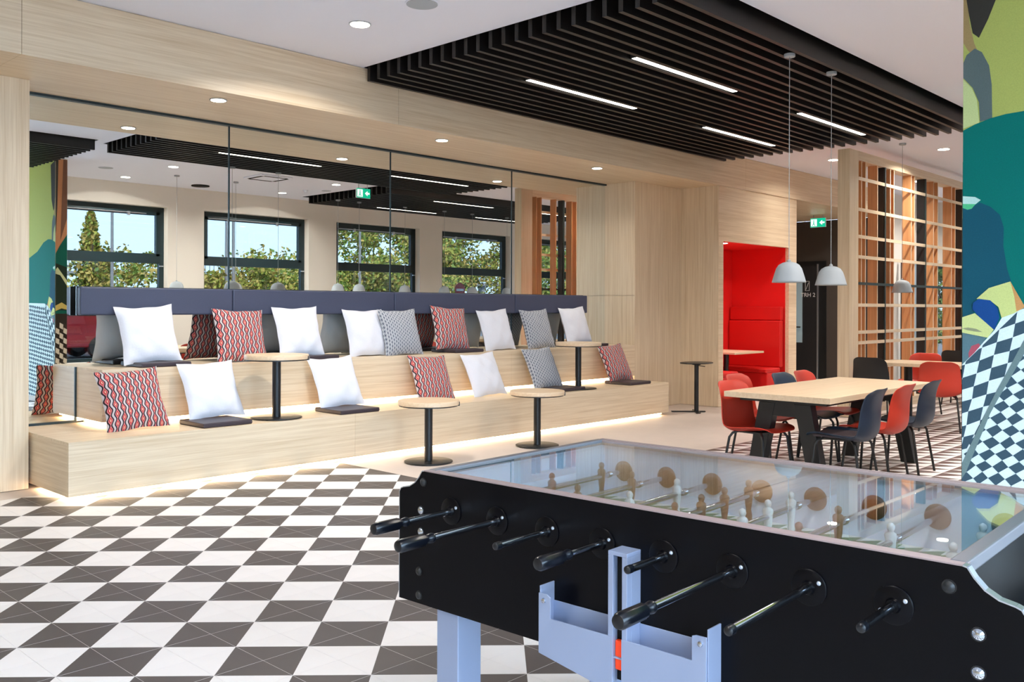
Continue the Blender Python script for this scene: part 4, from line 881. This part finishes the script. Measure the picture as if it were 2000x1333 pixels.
def tree(x, y, h, rx, label, leafs=(4, 3, 3), seed=1, n=2600, slender=False, cat='tree', size=.12):
    t_ = thing('tree' if cat == 'tree' else 'shrub', label, cat, (x, y, -.18), 0, 'trees and shrubs outside the windows')
    zc = h * .58; rz = h * .42
    tag(foliage(seed, n * 3, rx, rz, zc, leafs, size * .7, slender).build('foliage', [M['leaf1'], M['leaf2'], M['leaf3']], t_), kind='stuff')
    MB().tube([(0, 0, 0), (.05, .02, h * .35), (0, .04, h * .75)], .07 if h > 3 else .03, 8).build('trunk', M['bark'], t_)
    for k in range(4):
        a_ = k * 1.7 + seed; MB().tube([(.03, .02, h * (.3 + .08 * k)), (rx * .5 * math.cos(a_), rx * .5 * math.sin(a_), h * (.5 + .08 * k))], .03 if h > 3 else .015, 6).build('branch', M['bark'], t_)
tree(12.4, -15.3, 4.9, .9, 'slender young tree outside the first window, in the mirror', (3, 4, 2), 3, 1500, True)
tree(13.4, -16.5, 3.1, 2.0, 'rounded shrub behind the van, in the mirror', (4, 3, 2), 5, cat='shrub'); tree(17.0, -15, 2.7, 1.4, 'low ochre shrub at the left of the second window, in the mirror', (4, 4, 1), 6, cat='shrub')
tree(19.6, -16, 3.2, 2.4, 'broad yellow green shrub in the second window, in the mirror', (5, 3, 2), 7, 3200, cat='shrub'); tree(24.4, -15.5, 5.1, 2.4, 'dense tree with a pointed crown in the third window, in the mirror', (4, 2, 4), 8, 4200)
tree(22.9, -15.0, 3.3, 1.7, 'lower bushy shrub at the left of the third window, in the mirror', (4, 2, 4), 9, cat='shrub'); tree(27.5, -14.0, 5.4, 2.5, 'large leafy tree filling the fourth window, in the mirror', (4, 3, 3), 10, 4600)
tree(30.8, -13.0, 5.0, 2.4, 'olive tree at the right of the fourth window, in the mirror', (5, 4, 1), 11, 3200); tree(31.6, -9.5, 4.6, 2.6, 'bright green tree behind the lattice, in the mirror', (2, 1, 7), 12, 3800); tree(23.5, -20, 3.6, 2.6, 'shrub standing far back between the second and third windows', (4, 3, 3), 13, cat='shrub')
tree(26.5, 8.7, 4.0, 2.2, 'green tree outside the narrow end window beyond the lattice', (2, 0, 8), 14, 3000)
for x, y, l in ((12.57, -14, 'thin mast behind the van, in the mirror'), (16.64, -14, 'mast at the left of the second window, in the mirror'), (16.98, -14.1, 'mast just right of the mirror joint, in the mirror'), (22.55, -14, 'brown mast before the tree in the third window, in the mirror')):
    t_ = thing('lamp_mast', l, 'mast', (x, y, -.18), 0, 'masts outside'); MB().lathe([(.06, 0), (.035, 8)], n=10).build('pole', M['steelg'], t_, smooth=True); MB().box(-.08, -.5, 7.95, .08, 0, 8.03).build('lamp_head', M['steelg'], t_)
t_ = thing('road_sign', 'round red no entry road sign outside the fourth window, in the mirror', 'sign', (18.15, -3.4, -.18)); MB().lathe([(.03, 0), (.03, 2.3)], n=10).build('post', M['steelg'], t_)
MB().lathe([(.2, 0), (.2, .01)], Matrix.Translation((0, .04, 2.1)) @ Matrix.Rotation(-PI / 2, 4, 'X'), 28).build('sign_disc', M['signred'], t_); MB().box(-.15, .051, 2.06, .15, .055, 2.13).build('white_bar', M['letter'], t_)
fb = thing('footbridge_railing', 'distant footbridge with thin upright railing behind the shrubs', 'railing', (20, -30, 0))
MB().box(-6, -.5, 2.9, 34, .5, 3.1).build('deck', M['steelg'], fb); MB().box(-6, .45, 4.0, 34, .5, 4.05).build('handrail', M['steelg'], fb)
mb = MB()
for k in range(160): mb.box(-6 + k * .25, .46, 3.1, -5.97 + k * .25, .49, 4.0)
tag(mb.build('balusters', M['steelg'], fb), kind='stuff')
for x in (-5, 5, 15, 25): MB().box(x, -.2, -.2, x + .3, .2, 2.9).build('pier', M['steelg'], fb)
